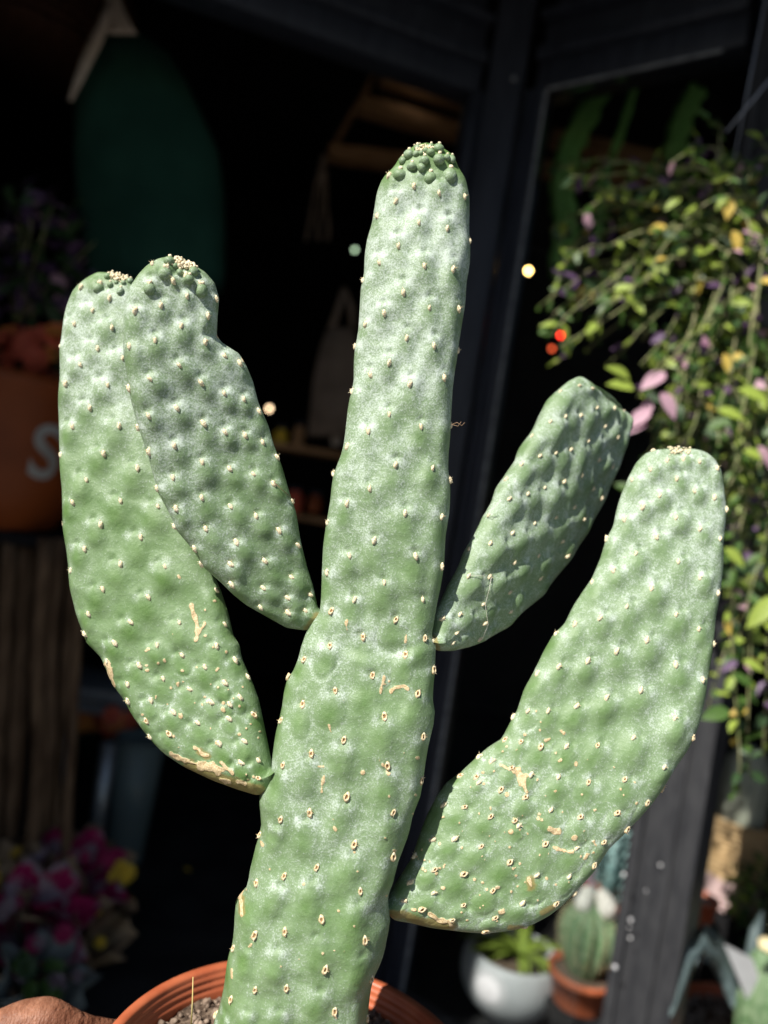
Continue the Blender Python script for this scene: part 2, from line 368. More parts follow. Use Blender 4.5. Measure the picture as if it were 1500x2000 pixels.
# ------------------------------------------------------------------ the cactus: traced outlines, each pad on its own plane in the place
def cv(lst, ox, oy, s): return [(ox + a[0] / s, oy + a[1] / s) for a in lst]
OUT = {}
OUT['stem'] = (
 [(392,2230),(405,2150),(414,2060),(420,1985),(430,1965),(440,1917),(447,1862),(455,1843),(459,1810),(460,1777),(463,1753),(476,1738),(485,1730),(488,1700),(495,1673),(502,1643),(510,1623),(512,1600),(508,1577),(507,1555),(516,1535),(530,1515),(532,1480),(538,1433),(547,1400),(553,1370),(555,1347),(562,1323),(572,1313),(582,1290),(588,1263),(600,1230),(615,1210),(626,1195),(628,1147),(629,1113),(631,1067),(637,1023),(645,980),(648,948),(651,927),(665,892),(671,873),(675,839),(680,793),(685,769),(691,751),(691,713),(692,687),(700,647),(703,593),(705,559),(711,540),(712,500),(717,468),(727,436),(731,409),(736,377),(745,353),(756,341),(771,327),(778,312),(791,300),(808,288),(832,283)],
 [(692,2230),(700,2150),(709,2070),(718,2000),(720,1967),(725,1927),(733,1900),(745,1877),(753,1850),(756,1830),(763,1800),(760,1780),(757,1750),(770,1718),(776,1687),(797,1633),(803,1610),(806,1590),(821,1557),(826,1527),(833,1477),(838,1450),(848,1410),(850,1387),(845,1370),(847,1333),(850,1310),(850,1283),(852,1263),(845,1247),(842,1238),(848,1217),(852,1187),(863,1135),(868,1095),(870,1047),(877,1007),(880,967),(879,940),(875,921),(876,887),(880,849),(880,828),(883,780),(884,760),(889,721),(893,700),(896,673),(903,628),(909,593),(911,553),(917,521),(919,487),(916,452),(917,420),(917,385),(912,359),(906,343),(896,332),(889,311),(880,301),(867,294),(855,287),(832,283)])
OUT['pad1'] = (
 [(545,1500),(530,1545),(505,1553),(468,1542),(420,1525),(360,1497),(321,1471),(290,1438),(260,1397),(247,1371),(221,1336),(210,1306),(199,1284),(173,1258),(166,1241),(151,1202),(140,1155),(134,1091),(125,1026),(123,961),(118,888),(116,797),(119,745),(119,684),(126,623),(131,600),(143,571),(160,552),(178,540),(195,533),(217,535)],
 [(545,1500),(532,1500),(523,1453),(516,1419),(505,1367),(494,1336),(471,1284),(467,1258),(455,1241),(444,1193),(429,1149),(412,1110),(392,1050),(370,980),(352,900),(338,800),(318,700),(298,620),(278,572),(260,548),(240,538),(217,535)])
OUT['pad2'] = (
 [(640,1205),(612,1228),(594,1231),(559,1226),(520,1204),(481,1182),(455,1161),(433,1139),(399,1109),(377,1074),(344,1035),(332,1005),(308,961),(299,927),(288,888),(269,831),(256,784),(249,745),(241,688),(239,641),(245,593),(252,563),(269,537),(286,519),(308,506),(330,503)],
 [(640,1205),(630,1195),(620,1185),(611,1143),(600,1109),(587,1057),(578,1000),(565,961),(550,909),(535,870),(524,831),(505,788),(494,745),(481,714),(466,690),(451,681),(433,669),(423,656),(425,619),(428,584),(420,554),(401,532),(377,517),(355,508),(330,503)])
OUT['pad3'] = (
 [(830,1250),(842,1237),(853,1198),(865,1177),(877,1153),(889,1132),(907,1093),(919,1066),(940,1027),(952,1003),(967,979),(979,949),(1000,922),(1016,898),(1027,871),(1042,847),(1057,823),(1066,802),(1081,775),(1099,757),(1117,742),(1132,735),(1144,743),(1158,758),(1174,775)],
 [(830,1250),(840,1262),(855,1271),(880,1271),(910,1264),(940,1252),(964,1238),(981,1228),(993,1213),(1024,1189),(1051,1165),(1075,1135),(1105,1093),(1120,1072),(1136,1046),(1141,1034),(1156,1009),(1174,976),(1189,934),(1201,907),(1213,874),(1220,841),(1222,814),(1215,803),(1198,794),(1186,785),(1174,775)])
OUT['pad4'] = (
 [(740,1765),(755,1752),(760,1744),(776,1720),(804,1676),(820,1628),(834,1592),(852,1556),(872,1528),(900,1508),(932,1478),(952,1460),(980,1443),(997,1410),(1010,1388),(1023,1347),(1040,1317),(1063,1270),(1080,1240),(1103,1218),(1120,1183),(1137,1157),(1157,1128),(1173,1090),(1184,1053),(1198,1028),(1204,997),(1213,967),(1227,933),(1243,903),(1260,886),(1280,879),(1305,877),(1327,880)],
 [(740,1765),(757,1780),(768,1795),(804,1802),(840,1811),(880,1816),(912,1820),(952,1822),(1000,1817),(1036,1807),(1072,1788),(1100,1766),(1132,1732),(1160,1702),(1188,1658),(1220,1627),(1248,1598),(1276,1566),(1300,1530),(1320,1497),(1340,1468),(1355,1440),(1367,1408),(1376,1367),(1383,1317),(1391,1270),(1395,1235),(1397,1205),(1405,1165),(1412,1103),(1411,1063),(1415,1030),(1418,997),(1414,960),(1408,922),(1398,901),(1383,887),(1367,880),(1347,877),(1327,880)])
A1, A2c, A3, A4, A7, A8 = (600,260,3.75), (600,700,3.75), (0,450,2.3077), (0,1150,2.3077), (500,1000,3.), (400,1500,3.)
APX = {}
APX['stem'] = cv([(648,500),(965,440),(1153,462),(513,608),(822,657),(1028,698),(1190,788),(670,822),(526,950),(856,968),(1070,998),(410,1080),(703,1163),(893,1282),(1110,1285),(563,1313),(427,1403),(731,1503),(930,1556),(602,1677),(465,1768),(1006,1787),(758,1840),(785,385),(350,1565),(1108,1590),(600,310)], *A1) \
 + cv([(330,240),(602,410),(833,503),(447,528),(1048,490),(295,645),(650,780),(918,797),(193,845),(456,955),(1050,888),(292,1062),(720,1127),(985,1155),(152,1205),(495,1335),(310,1440),(793,1447),(143,1570),(985,1520),(565,1643),(345,1762),(850,1770),(180,1845)], *A2c) \
 + cv([(817,630),(625,730),(990,735),(435,780),(285,865),(875,838),(685,955),(1040,925),(467,1052),(948,1065),(275,1125),(750,1200),(150,1215),(520,1338),(980,1318),(325,1415),(157,1487),(770,1487),(968,1570),(533,1670),(320,1760),(805,1755),(190,970)], *A7) \
 + cv([(445,300),(327,390),(878,450),(1105,522),(657,588),(467,628),(303,678),(915,720),(685,885),(290,975),(465,962),(938,1012),(170,1055),(703,1182),(975,1238),(298,1303),(478,1293),(153,1357),(765,1425),(60,1440),(950,1465)], *A8) \
 + [(520,2050),(610,2045),(660,2090),(460,2080),(700,2060),(560,2110)]
APX['pad1'] = cv([(365,257),(452,238),(417,362),(335,423),(508,437),(495,303),(438,532),(278,522),(362,605),(555,577),(295,690),(483,697),(405,797),(327,887),(538,880),(467,1005),(275,1012),(620,1073),(390,1122),(328,1228),(547,1220),(710,1245),(456,1325),(290,1325),(635,1380),(383,1433),(545,1505),(745,1513),(320,1533),(461,1620),(669,1653),(975,1623),(400,1727),(590,1765),(808,1770),(1013,1775),(385,1820)], *A3) \
 + cv([(516,243),(713,255),(823,300),(977,255),(625,343),(482,328),(922,352),(1060,322),(737,403),(575,428),(852,452),(1012,425),(1117,397),(683,505),(575,505),(948,510),(1083,488),(783,558),(1035,520),(660,592),(890,605),(1033,587),(1145,568),(762,653),(677,667),(990,698),(1102,685),(1165,772),(1088,783),(1163,853)], *A4)
APX['pad2'] = cv([(685,150),(755,165),(673,238),(780,228),(840,203),(903,238),(727,338),(608,362),(842,297),(975,310),(938,382),(820,432),(697,492),(925,502),(582,523),(805,607),(1010,563),(1080,595),(678,670),(907,682),(582,710),(1010,735),(1100,760),(667,835),(795,798),(1168,815),(915,873),(1015,905),(1105,925),(672,997),(785,965),(1187,955),(910,1045),(1033,1075),(1140,1098),(1247,1020),(782,1113),(1230,1140),(710,1165),(910,1200),(1318,1222),(795,1258),(1040,1245),(1157,1288),(930,1347),(1257,1353),(775,1337),(1065,1407),(1342,1420),(877,1432),(1197,1490),(1042,1507),(1313,1563),(900,1505),(1043,1597),(1185,1612),(1398,1642),(1295,1657),(1173,1698),(1298,1723),(1378,1715),(615,890)], *A3)
APX['pad3'] = cv([(1040,180),(915,215),(1125,195),(1155,320),(1215,262),(1270,322),(1325,352),(947,378),(1047,368),(850,410),(730,500),(1207,445),(1290,512),(1100,540),(988,593),(783,637),(885,615),(665,687),(1168,658),(1255,705),(1053,760),(940,805),(818,842),(703,880),(585,913),(560,787),(1130,848),(1183,910),(1008,970),(883,1037),(752,1075),(447,1020),(600,1138),(1070,1050),(460,1200),(320,1240),(930,1192),(775,1282),(618,1333),(958,1290),(320,1415),(455,1420),(783,1437),(588,1522),(413,1603),(773,1545),(263,1665),(430,1725),(597,1647),(147,1695),(243,1787),(390,1828),(85,1838),(215,1853)], 820,700,3.3333)
APX['pad4'] = cv([(945,88),(1030,148),(1128,140),(1220,155),(1322,192),(932,200),(825,262),(1085,257),(988,355),(1193,330),(1307,362),(887,423),(1375,435),(778,492),(1083,480),(1222,550),(968,595),(675,608),(1337,608),(845,693),(1093,742),(715,793),(1225,832),(590,857),(942,897),(1325,927),(795,1005),(637,1068),(1080,1052),(492,1103),(380,1160),(1217,1135),(912,1202),(733,1262),(1302,1222),(560,1323),(397,1352),(1080,1345),(270,1390),(878,1488),(1235,1437),(680,1533),(500,1585),(338,1613),(217,1615),(1075,1658),(130,1645),(1177,1775),(835,1777)], 960,850,3.) \
 + cv([(617,110),(695,122),(792,143),(920,143),(1067,135),(1397,245),(557,215),(490,195),(648,253),(740,283),(877,298),(1023,315),(1200,305),(400,287),(478,293),(490,318),(600,357),(717,393),(1385,347),(315,430),(417,442),(543,487),(843,455),(985,492),(1162,470),(1312,420),(662,507),(683,533),(265,600),(370,597),(500,630),(818,620),(965,640),(1100,612),(1213,550),(637,708),(272,745),(175,680),(415,770),(770,775),(930,780),(1048,728),(157,807),(270,862),(555,847),(125,900),(213,940),(412,922),(703,912),(862,915),(570,980),(360,993),(715,1022),(520,1050),(965,862)], 740,1400,2.5)
# corky scars: polyline and half width, in photo pixels
def sv(pts, w, fr): return (cv(pts, *fr), w / fr[2])
A5 = (740,1400,2.5)
SC = {
 'stem': [sv([(530,635),(535,690)],8,A7), sv([(748,968),(738,1010),(726,1060)],10,A7), sv([(735,1005),(765,1012)],8,A7), sv([(795,1052),(815,1028),(865,1020),(892,1040)],13,A7), sv([(425,1250),(438,1290)],7,A7), sv([(398,1550),(383,1600),(388,1640)],9,A7), sv([(365,1492),(395,1490)],6,A7), sv([(745,1480),(760,1515)],13,A7), sv([(765,1520),(780,1530)],9,A7), sv([(868,1410),(866,1418)],11,A7), sv([(213,780),(216,860)],10,A8), sv([(230,712),(200,750)],14,A8), sv([(290,1018),(258,1048)],9,A8), sv([(760,350),(768,358)],13,A8), sv([(155,1180),(160,1230)],7,A8), sv([(760,1450),(770,1465)],12,A8), sv([(880,720),(876,770)],3,A7), sv([(325,425),(340,450)],8,A8)],
 'pad1': [sv([(863,72),(880,130),(892,172),(888,232)],13,A4), sv([(890,205),(922,158)],11,A4), sv([(485,335),(495,365),(500,392)],18,A4), sv([(500,400),(520,440)],9,A4), sv([(775,745),(805,765),(850,775)],15,A4), sv([(875,710),(905,735),(935,752)],11,A4), sv([(905,795),(950,800),(985,820)],28,A4), sv([(1000,785),(1050,832)],12,A4), sv([(995,862),(1032,868)],13,A4), sv([(1072,868),(1105,880)],13,A4), sv([(850,780),(905,792)],9,A4), sv([(800,425),(805,440)],8,A4), sv([(705,485),(700,495)],9,A4), sv([(985,360),(978,372)],7,A4), sv([(1005,542),(1015,552)],9,A4), sv([(982,692),(992,705)],12,A4), sv([(810,555),(806,565)],4,A4), sv([(805,1555),(812,1568)],8,A3)],
 'pad2': [sv([(1005,500),(1075,545),(1100,590)],5,A3), sv([(985,430),(985,480)],6,A3)],
 'pad3': [],
 'pad4': [sv([(672,265),(690,290),(702,325)],25,A5), sv([(702,325),(722,370)],11,A5), sv([(700,288),(740,285)],8,A5), sv([(590,235),(660,262)],8,A5), sv([(835,548),(855,558),(878,562)],18,A5), sv([(852,640),(905,655)],11,A5), sv([(925,660),(945,660)],10,A5), sv([(1005,695),(1020,672),(1050,662)],8,A5), sv([(1050,610),(1060,625)],13,A5), sv([(245,962),(290,990),(345,1002)],14,A5), sv([(165,942),(178,942)],8,A5), sv([(733,790),(742,825)],11,A5), sv([(820,790),(828,795)],11,A5), sv([(545,445),(548,455)],10,A5), sv([(660,500),(664,512)],9,A5), sv([(775,468),(782,475)],9,A5)],
}
OLIVE = {'stem': [sv([(215,760),(216,850)],22,A8)], 'pad1': [sv([(850,795),(960,850),(1100,895),(1170,910)],34,A4), sv([(900,735),(935,755)],20,A4)], 'pad2': [([(603, 1226), (622, 1205)], 12)], 'pad3': [([(846, 1246), (853, 1268)], 9)],
 'pad4': [sv([(60,965),(120,965),(200,1000),(360,1020)],26,A5), sv([(740,800),(745,830)],26,A5), sv([(800,955),(850,930)],18,A5), sv([(640,1030),(700,1032)],16,A5)]}
DOTS = {'stem': (34, (520,1330,860,1990)), 'pad1': (46, (230,1290,515,1520)), 'pad2': (0, None), 'pad3': (0, None), 'pad4': (110, (770,1440,1290,1800))}

def resample(pl, n, sm):
    a = np.array(pl, float); seg = np.linalg.norm(np.diff(a, axis=0), axis=1); t = np.concatenate([[0], np.cumsum(seg)]); t /= t[-1]
    M_ = 1200; tt = np.linspace(0, 1, M_); q = np.stack([np.interp(tt, t, a[:, i]) for i in (0, 1)], 1)
    k = np.exp(-.5 * (np.arange(-3 * sm, 3 * sm + 1) / sm) ** 2); k /= k.sum()
    pad = np.concatenate([2 * q[0] - q[1:3 * sm + 1][::-1], q, 2 * q[-1] - q[-3 * sm - 1:-1][::-1]])
    q = np.stack([np.convolve(pad[:, i], k, 'valid') for i in (0, 1)], 1)
    s = np.linspace(0, 1, n); s = s - .55 * np.sin(2 * np.pi * s) / (2 * np.pi)
    return np.stack([np.interp(s, tt, q[:, i]) for i in (0, 1)], 1), s
def np3(v): return np.array([v.x, v.y, v.z])
nC, nR_, nU, nW = np3(CAM), np3(cR), np3(cU), np3(cW)
def rays(pts): p = np.asarray(pts, float); return nW + (p[:, :1] - 750) / FPX * nR_ + (1000 - p[:, 1:2]) / FPX * nU
def project(v):
    q = v - nC; d = q @ nW; return np.stack([750 + FPX * (q @ nR_) / d, 1000 - FPX * (q @ nU) / d], 1)
def seg_dist(pts, poly):
    best = np.full(len(pts), 1e9); poly = np.asarray(poly, float)
    for a, b in zip(poly[:-1], poly[1:]):
        d = b - a; t = np.clip(((pts - a) @ d) / max(d @ d, 1e-12), 0, 1); best = np.minimum(best, np.linalg.norm(pts - a - t[:, None] * d, axis=1))
    return best
def vnoise(p, f, seed):
    r = np.random.default_rng(seed); out = np.zeros(len(p))
    for _ in range(14):
        d = r.normal(size=3); d *= f * r.uniform(.6, 1.5) / np.linalg.norm(d); out += np.sin(p @ d + r.uniform(0, 6.3))
    return out / 5.3
PADS = {}
def smooth_(x): t = np.clip((x - .3) / .3, 0, 1); return t * t * (3 - 2 * t)
def build_pad(key, p0, n, T, Re, bloom_fn, parent, origin, bh=.0022, crease=None, sm=4, wavy=.003, res=.00095, elong=.52):
    """p0: a point of the pad's mid-plane, n: its facing; T: half thickness(s)"""
    p0 = np3(p0); n = np.array(n, float); n /= np.linalg.norm(n)
    e1 = nR_ - n * (nR_ @ n); e1 /= np.linalg.norm(e1); e2 = np.cross(n, e1) * -1
    if e2 @ nU < 0: e2 = -e2
    def to_plane(pts):
        r = rays(pts); k = ((p0 - nC) @ n) / (r @ n); w = nC + r * k[:, None]; return np.stack([(w - p0) @ e1, (w - p0) @ e2], 1)
    Lp, Rp = OUT[key]; a = to_plane(Lp); b = to_plane(Rp)
    ln = np.linalg.norm(np.diff(a, axis=0), axis=1).sum(); NRW = int(ln / res)
    l2, s = resample(a, NRW, sm); r2, _ = resample(b, NRW, sm)
    wid = np.linalg.norm(l2 - r2, axis=1).max(); NF = int(wid / res * 1.15); NB = NF // 3
    th = np.concatenate([np.linspace(np.pi, 0, NF), np.linspace(0, -np.pi, NB)[1:-1]]); front = np.sin(th) >= -1e-9
    u = np.cos(th); NT = len(th)
    Q = (l2[:, None] * (1 - u)[None, :, None] + r2[:, None] * (1 + u)[None, :, None]) * .5
    q = Q.reshape(-1, 2); fr = np.tile(front, NRW); ss = np.repeat(s, NT); edge = np.tile(np.abs(u) > .999999, NRW)
    outl = np.concatenate([l2[::max(1, NRW // 120)], [l2[-1]], r2[::-1][::max(1, NRW // 120)]])
    d = seg_dist(q, outl)
    hw = np.repeat(np.linalg.norm(l2 - r2, axis=1) * .5, NT); re = np.minimum(Re, np.maximum(hw * .98, 1e-4)) if key != 'stem' else Re
    dn = np.clip(d / re, 0, 1); prof = np.sqrt(np.maximum(0, 1 - (1 - dn) ** 2)); Th = T(ss) * (prof * .86 + .14 * np.sqrt(np.clip(d / np.maximum(hw, 1e-4), 0, 1)) * (prof > 0))
    Th = np.where(edge, 0, Th)
    joint = np.zeros(len(q))
    if key == 'stem':
        jd = seg_dist(project(p0 + q[:, :1] * e1 + q[:, 1:] * e2), [(590, 1232), (640, 1243), (700, 1262), (760, 1268), (810, 1258), (850, 1238)]) + 14 * vnoise(p0 + q[:, :1] * e1 + q[:, 1:] * e2, 120, 31)
        joint = -.0017 * np.exp(-(jd / 13) ** 2) * (.6 + .5 * vnoise(p0 + q[:, :1] * e1 + q[:, 1:] * e2, 90, 33)) + .0008 * np.exp(-((jd - 26) / 14) ** 2)
    # areoles and the tubercles they sit on
    ar = to_plane(APX[key]); mid = (l2 + r2) * .5; tang = np.gradient(mid, axis=0); tang /= np.linalg.norm(tang, axis=1)[:, None] + 1e-9
    bump = np.zeros(len(q)); bloom = bloom_fn(ss, q, p0 + q[:, :1] * e1 + q[:, 1:] * e2)
    crs = np.zeros(len(q)); r = np.random.default_rng(11)
    seedp = p0 + q[:, :1] * e1 + q[:, 1:] * e2
    near = np.sqrt(((ar[:, None] - ar[None]) ** 2).sum(-1)); near[near < 1e-9] = 9; near = np.sort(near, 1)[:, :2].mean(1)
    for i, c in enumerate(ar):
        j = np.argmin(((mid - c) ** 2).sum(1)); dn_ = -tang[j]; sd_ = np.array([dn_[1], -dn_[0]])
        sp = float(np.clip(near[i], .012, .030)); rel = q - c; y_ = rel @ dn_; x_ = rel @ sd_
        sel = (np.abs(y_) < sp * 2) & (np.abs(x_) < sp * 2)
        xs, ys = x_[sel], y_[sel]; hh = bh * (sp / .022) * r.uniform(.75, 1.25)
        cen = .40 * sp; g = np.exp(-(np.abs(xs) / (.34 * sp)) ** 2.6 - (np.abs(ys - cen) / (np.where(ys > cen, elong * .85, elong) * sp)) ** 2.4)
        cr = crease(s[j], c) if crease else 0; bump[sel] += hh * g * (1 - .42 * min(1, cr))
        bump[sel] += -.0016 * np.exp(-((xs) ** 2 + (ys + .0032) ** 2) / .0032 ** 2) + .0006 * np.exp(-(xs ** 2 + ys ** 2) / .0022 ** 2)
        bloom[sel] += -.24 * np.exp(-(xs / (.22 * sp)) ** 2 - ((ys - cen * 1.15) / (.36 * sp)) ** 2) + .34 * np.exp(-((np.abs(xs) - .20 * sp) / (.13 * sp)) ** 2 - ((ys + .02 * sp) / (.16 * sp)) ** 2) * r.uniform(.4, 1.2)
        if cr > 0:
            cr = cr * r.choice([0, .35, .6, 1.0]); rad = .44 * sp * r.uniform(.75, 1.25); rr = np.sqrt((xs - r.uniform(-.1, .1) * sp) ** 2 * r.uniform(.8, 1.3) + ((ys - cen * .9) * r.uniform(.65, .95)) ** 2) + .0016 * vnoise(seedp[sel], 260, int(r.integers(99)))
            low = 1 / (1 + np.exp(-(ys - r.uniform(.1, .45) * sp) / .0022))
            ring = np.exp(-((rr - rad) / .0011) ** 2) * low * cr
            bump[sel] += -.0007 * ring * (.7 + .5 * vnoise(seedp[sel], 200, 6)); bloom[sel] += .18 * np.exp(-((rr - rad * 1.12) / .0016) ** 2) * low * cr
    fade = np.clip(prof * 1.25 - .18, 0, 1)
    lowf = vnoise(seedp, 55, 3) * wavy + vnoise(seedp, 170, 4) * wavy * .30 + vnoise(seedp, 420, 9) * wavy * .09
    sgn = np.where(fr, 1., -1.)
    off = sgn * (Th + (bump + joint) * fade * np.where(fr, 1, .8)) + lowf * np.where(edge, 0, fade)
    W = seedp + off[:, None] * n
    W[edge] = seedp[edge]
    px2 = project(W); nz = vnoise(seedp, 900, 5) * 1.6
    scar = np.zeros(len(q)); olive = np.zeros(len(q))
    for poly, w in SC[key]:
        if len(poly) == 1: poly = poly * 2
        dd = seg_dist(px2, poly); scar = np.maximum(scar, np.clip(1 - .5 * (dd + nz * 1.5) / (w * .70), 0, 1))
    for poly, w in OLIVE[key]: olive = np.maximum(olive, np.exp(-(seg_dist(px2, poly) / w) ** 2))
    nd, bx = DOTS[key]; rd = np.random.default_rng(5)
    for _ in range(nd):
        if key == 'stem': c = np.array((rd.uniform(bx[0], bx[2]), rd.uniform(bx[1], bx[3])))
        else:
            t = rd.uniform(.10, .44) if key == 'pad4' else rd.uniform(.06, .34); j = int(np.searchsorted(s, t)); k = rd.uniform(.06, .94); c2 = l2[j] * (1 - k) + r2[j] * k
            c = project((p0 + c2[0] * e1 + c2[1] * e2)[None])[0]
        w = rd.uniform(1.3, 3.4) * (1.6 if rd.random() < .15 else 1); dd = np.hypot((px2[:, 0] - c[0]) * rd.uniform(.7, 1.3), px2[:, 1] - c[1]); scar = np.maximum(scar, np.clip(1 - .5 * dd / w, 0, 1) * (dd < 3 * w))
    scar[~fr] *= 0
    W = W + (smooth_(scar) * (.00055 + .00035 * vnoise(seedp, 700, 12)) * np.where(edge, 0, 1))[:, None] * n
    idx = np.arange(NRW * NT).reshape(NRW, NT); A = idx[:-1]; B = idx[1:]
    quads = np.stack([A, np.roll(A, -1, 1), np.roll(B, -1, 1), B], -1).reshape(-1, 4)[:, ::-1]
    me = bpy.data.meshes.new('pad'); loc = np3(Vector(origin)); V = (W - loc).astype(np.float32)
    me.vertices.add(len(V)); me.vertices.foreach_set('co', V.ravel()); me.loops.add(quads.size); me.loops.foreach_set('vertex_index', quads.ravel().astype(np.int32))
    me.polygons.add(len(quads)); me.polygons.foreach_set('loop_start', np.arange(0, quads.size, 4, dtype=np.int32)); me.polygons.foreach_set('use_smooth', np.ones(len(quads), bool))
    me.update(calc_edges=True); me.validate(); me.materials.append(M['skin'])
    for nm, arr in (('bloom', bloom), ('scar', scar), ('olive', olive)):
        at = me.attributes.new(nm, 'FLOAT', 'POINT'); at.data.foreach_set('value', arr.astype(np.float32))
    ob = bpy.data.objects.new('stem' if key == 'stem' else 'pad', me); link(ob, parent, origin)
    nrm = np.zeros(len(V) * 3, np.float32); me.vertices.foreach_get('normal', nrm); nrm = nrm.reshape(-1, 3)
    if (nrm[fr] @ n).mean() < 0: me.flip_normals(); nrm = -nrm
    PADS[key] = dict(ob=ob, W=W, px=px2, nrm=nrm, fr=fr, n=n, e1=e1, e2=e2, ar=ar, mid=mid, tang=tang, s=s)
    return ob
def on_pad(key, x, y):
    D = PADS[key]; dd = ((D['px'] - np.array((x, y))) ** 2).sum(1) + np.where(D['fr'], 0, 400); i = int(np.argmin(dd))
    return Vector(D['W'][i]), Vector(D['nrm'][i])

# areole cushions: woolly ovals, the older ones with a brown hollow
def areole_mesh(k, old):
    r = random.Random(k); mb = MB(); NS, NRg = 12, 5; vs = [Vector((0, 0, (.35 if old else 1.0)))]
    for i in range(1, NRg + 1):
        t = i / NRg
        z = (math.cos(t * math.pi * .5) ** .7 if t < 1 else -.25) if not old else (.35 + .65 * math.exp(-((t - .62) / .24) ** 2) if t < 1 else -.25)
        for j in range(NS):
            a = 2 * math.pi * j / NS; w = 1 + .17 * r.uniform(-1, 1)
            vs.append(Vector((t * math.cos(a) * w, t * math.sin(a) * w, z * (1 + .22 * r.uniform(-1, 1)))))
    S = Vector((.00150, .0027, .00175)) if not old else Vector((.0018, .0031, .0014))
    mb.v = [Vector((v.x * S.x, v.y * S.y, v.z * S.z)) for v in vs]
    for j in range(NS): mb.f.append((0, 1 + j, 1 + (j + 1) % NS)); mb.m.append(1 if old else 0)
    for i in range(NRg - 1):
        for j in range(NS):
            a = 1 + i * NS + j; b = 1 + i * NS + (j + 1) % NS; mb.f.append((a, a + NS, b + NS, b)); mb.m.append(1 if old and i == 0 else 0)
    for _ in range(r.randint(2, 5)):        # short glochids
        a = r.uniform(0, 6.3); b0 = Vector((math.cos(a) * S.x * .6, math.sin(a) * S.y * .6, S.z * .5)); tip = b0 + Vector((math.cos(a) * .0012, math.sin(a) * .0012, r.uniform(.0006, .0018)))
        mb.tube([b0, tip], [.00022, .00004], 3)
    me = bpy.data.meshes.new('areole'); me.from_pydata([tuple(v) for v in mb.v], [], mb.f); me.materials.append(M['wool_old'] if old else M['wool']); me.materials.append(M['wool_pit'])
    me.polygons.foreach_set('material_index', mb.m); me.polygons.foreach_set('use_smooth', [True] * len(mb.f)); me.update(); return me
AR_NEW = [areole_mesh(k, False) for k in range(5)]; AR_OLD = [areole_mesh(20 + k, True) for k in range(4)]

POTC = Vector((0.0009, .62, CAMZ - .4614)); POTR = .1616
cactus = thing('potted_cactus', 'tall blue-green prickly pear cactus with four raised pads, planted in the terracotta pot', 'cactus', POTC + Vector((0, 0, -.03)))
smooth = lambda a, b, x: (lambda t: t * t * (3 - 2 * t))(np.clip((x - a) / (b - a), 0, 1))
def y_of(q3): return project(q3)[:, 1]
def x_of(q3): return project(q3)[:, 0]
stem_o = P(570, 2100, .62)
build_pad('stem', P(720, 1200, .62), (-.05, -1, .06), lambda s: .017 + .020 * (1 - smooth(.0, .52, s)), .030,
    lambda s, q, w: .38 + .34 * smooth(1250, 520, y_of(w)) * smooth(290, 420, y_of(w)) + .10 * vnoise(w, 60, 21) + .12 * np.exp(-((y_of(w) - 1250) / 60) ** 2) + .30 * np.exp(-((x_of(w) - 745) / 40) ** 2 - ((y_of(w) - 1755) / 45) ** 2) + .3 * np.exp(-((x_of(w) - 515) / 22) ** 2 - ((y_of(w) - 1530) / 25) ** 2) - .40 * smooth(400, 310, y_of(w)),
    cactus, stem_o, bh=.0034, elong=.72, crease=lambda s, c: 1.0 if .405 < s < .535 else (.25 if .30 < s <= .405 else 0), sm=4, wavy=.0030)
build_pad('pad1', P(300, 1200, .640), (-.10, -1, .12), lambda s: .0115 + .004 * (1 - s), .019,
    lambda s, q, w: .27 + .36 * smooth(1080, 640, y_of(w)) - .35 * smooth(590, 545, y_of(w)) + .1 * vnoise(w, 50, 22), cactus, P(540, 1505, .640), bh=.0031, crease=lambda s, c: 1.0 if s < .30 else 0, wavy=.0026)
build_pad('pad2', P(615, 1210, .632), (.33, -1, .02), lambda s: .0115 + .0 * s, .018,
    lambda s, q, w: .44 + .18 * smooth(1180, 620, y_of(w)) - .35 * smooth(575, 515, y_of(w)) + .1 * vnoise(w, 50, 23), cactus, P(625, 1205, .632), bh=.0031, wavy=.0026)
build_pad('pad3', P(850, 1250, .628), (.655, -.745, .05), lambda s: .0125 + .0 * s, .019,
    lambda s, q, w: .52 + .08 * vnoise(w, 50, 24), cactus, P(845, 1250, .628), bh=.0036, elong=.66, wavy=.0026)
build_pad('pad4', P(765, 1770, .622), (-.06, -1, .22), lambda s: .0125 + .004 * (1 - s), .021,
    lambda s, q, w: .36 + .22 * smooth(1420, 950, y_of(w)) + .1 * vnoise(w, 50, 25), cactus, P(755, 1768, .622), bh=.0034, crease=lambda s, c: 1.0 if s < .46 else 0, wavy=.0028)
LAB = {'stem': None, 'pad1': 'broad leftmost pad with corky scars along its lower edge', 'pad2': 'notched pad leaning in front of the leftmost pad',
       'pad3': 'slim shaded pad turned away on the right of the stem', 'pad4': 'large bright right-hand pad with scarred base'}
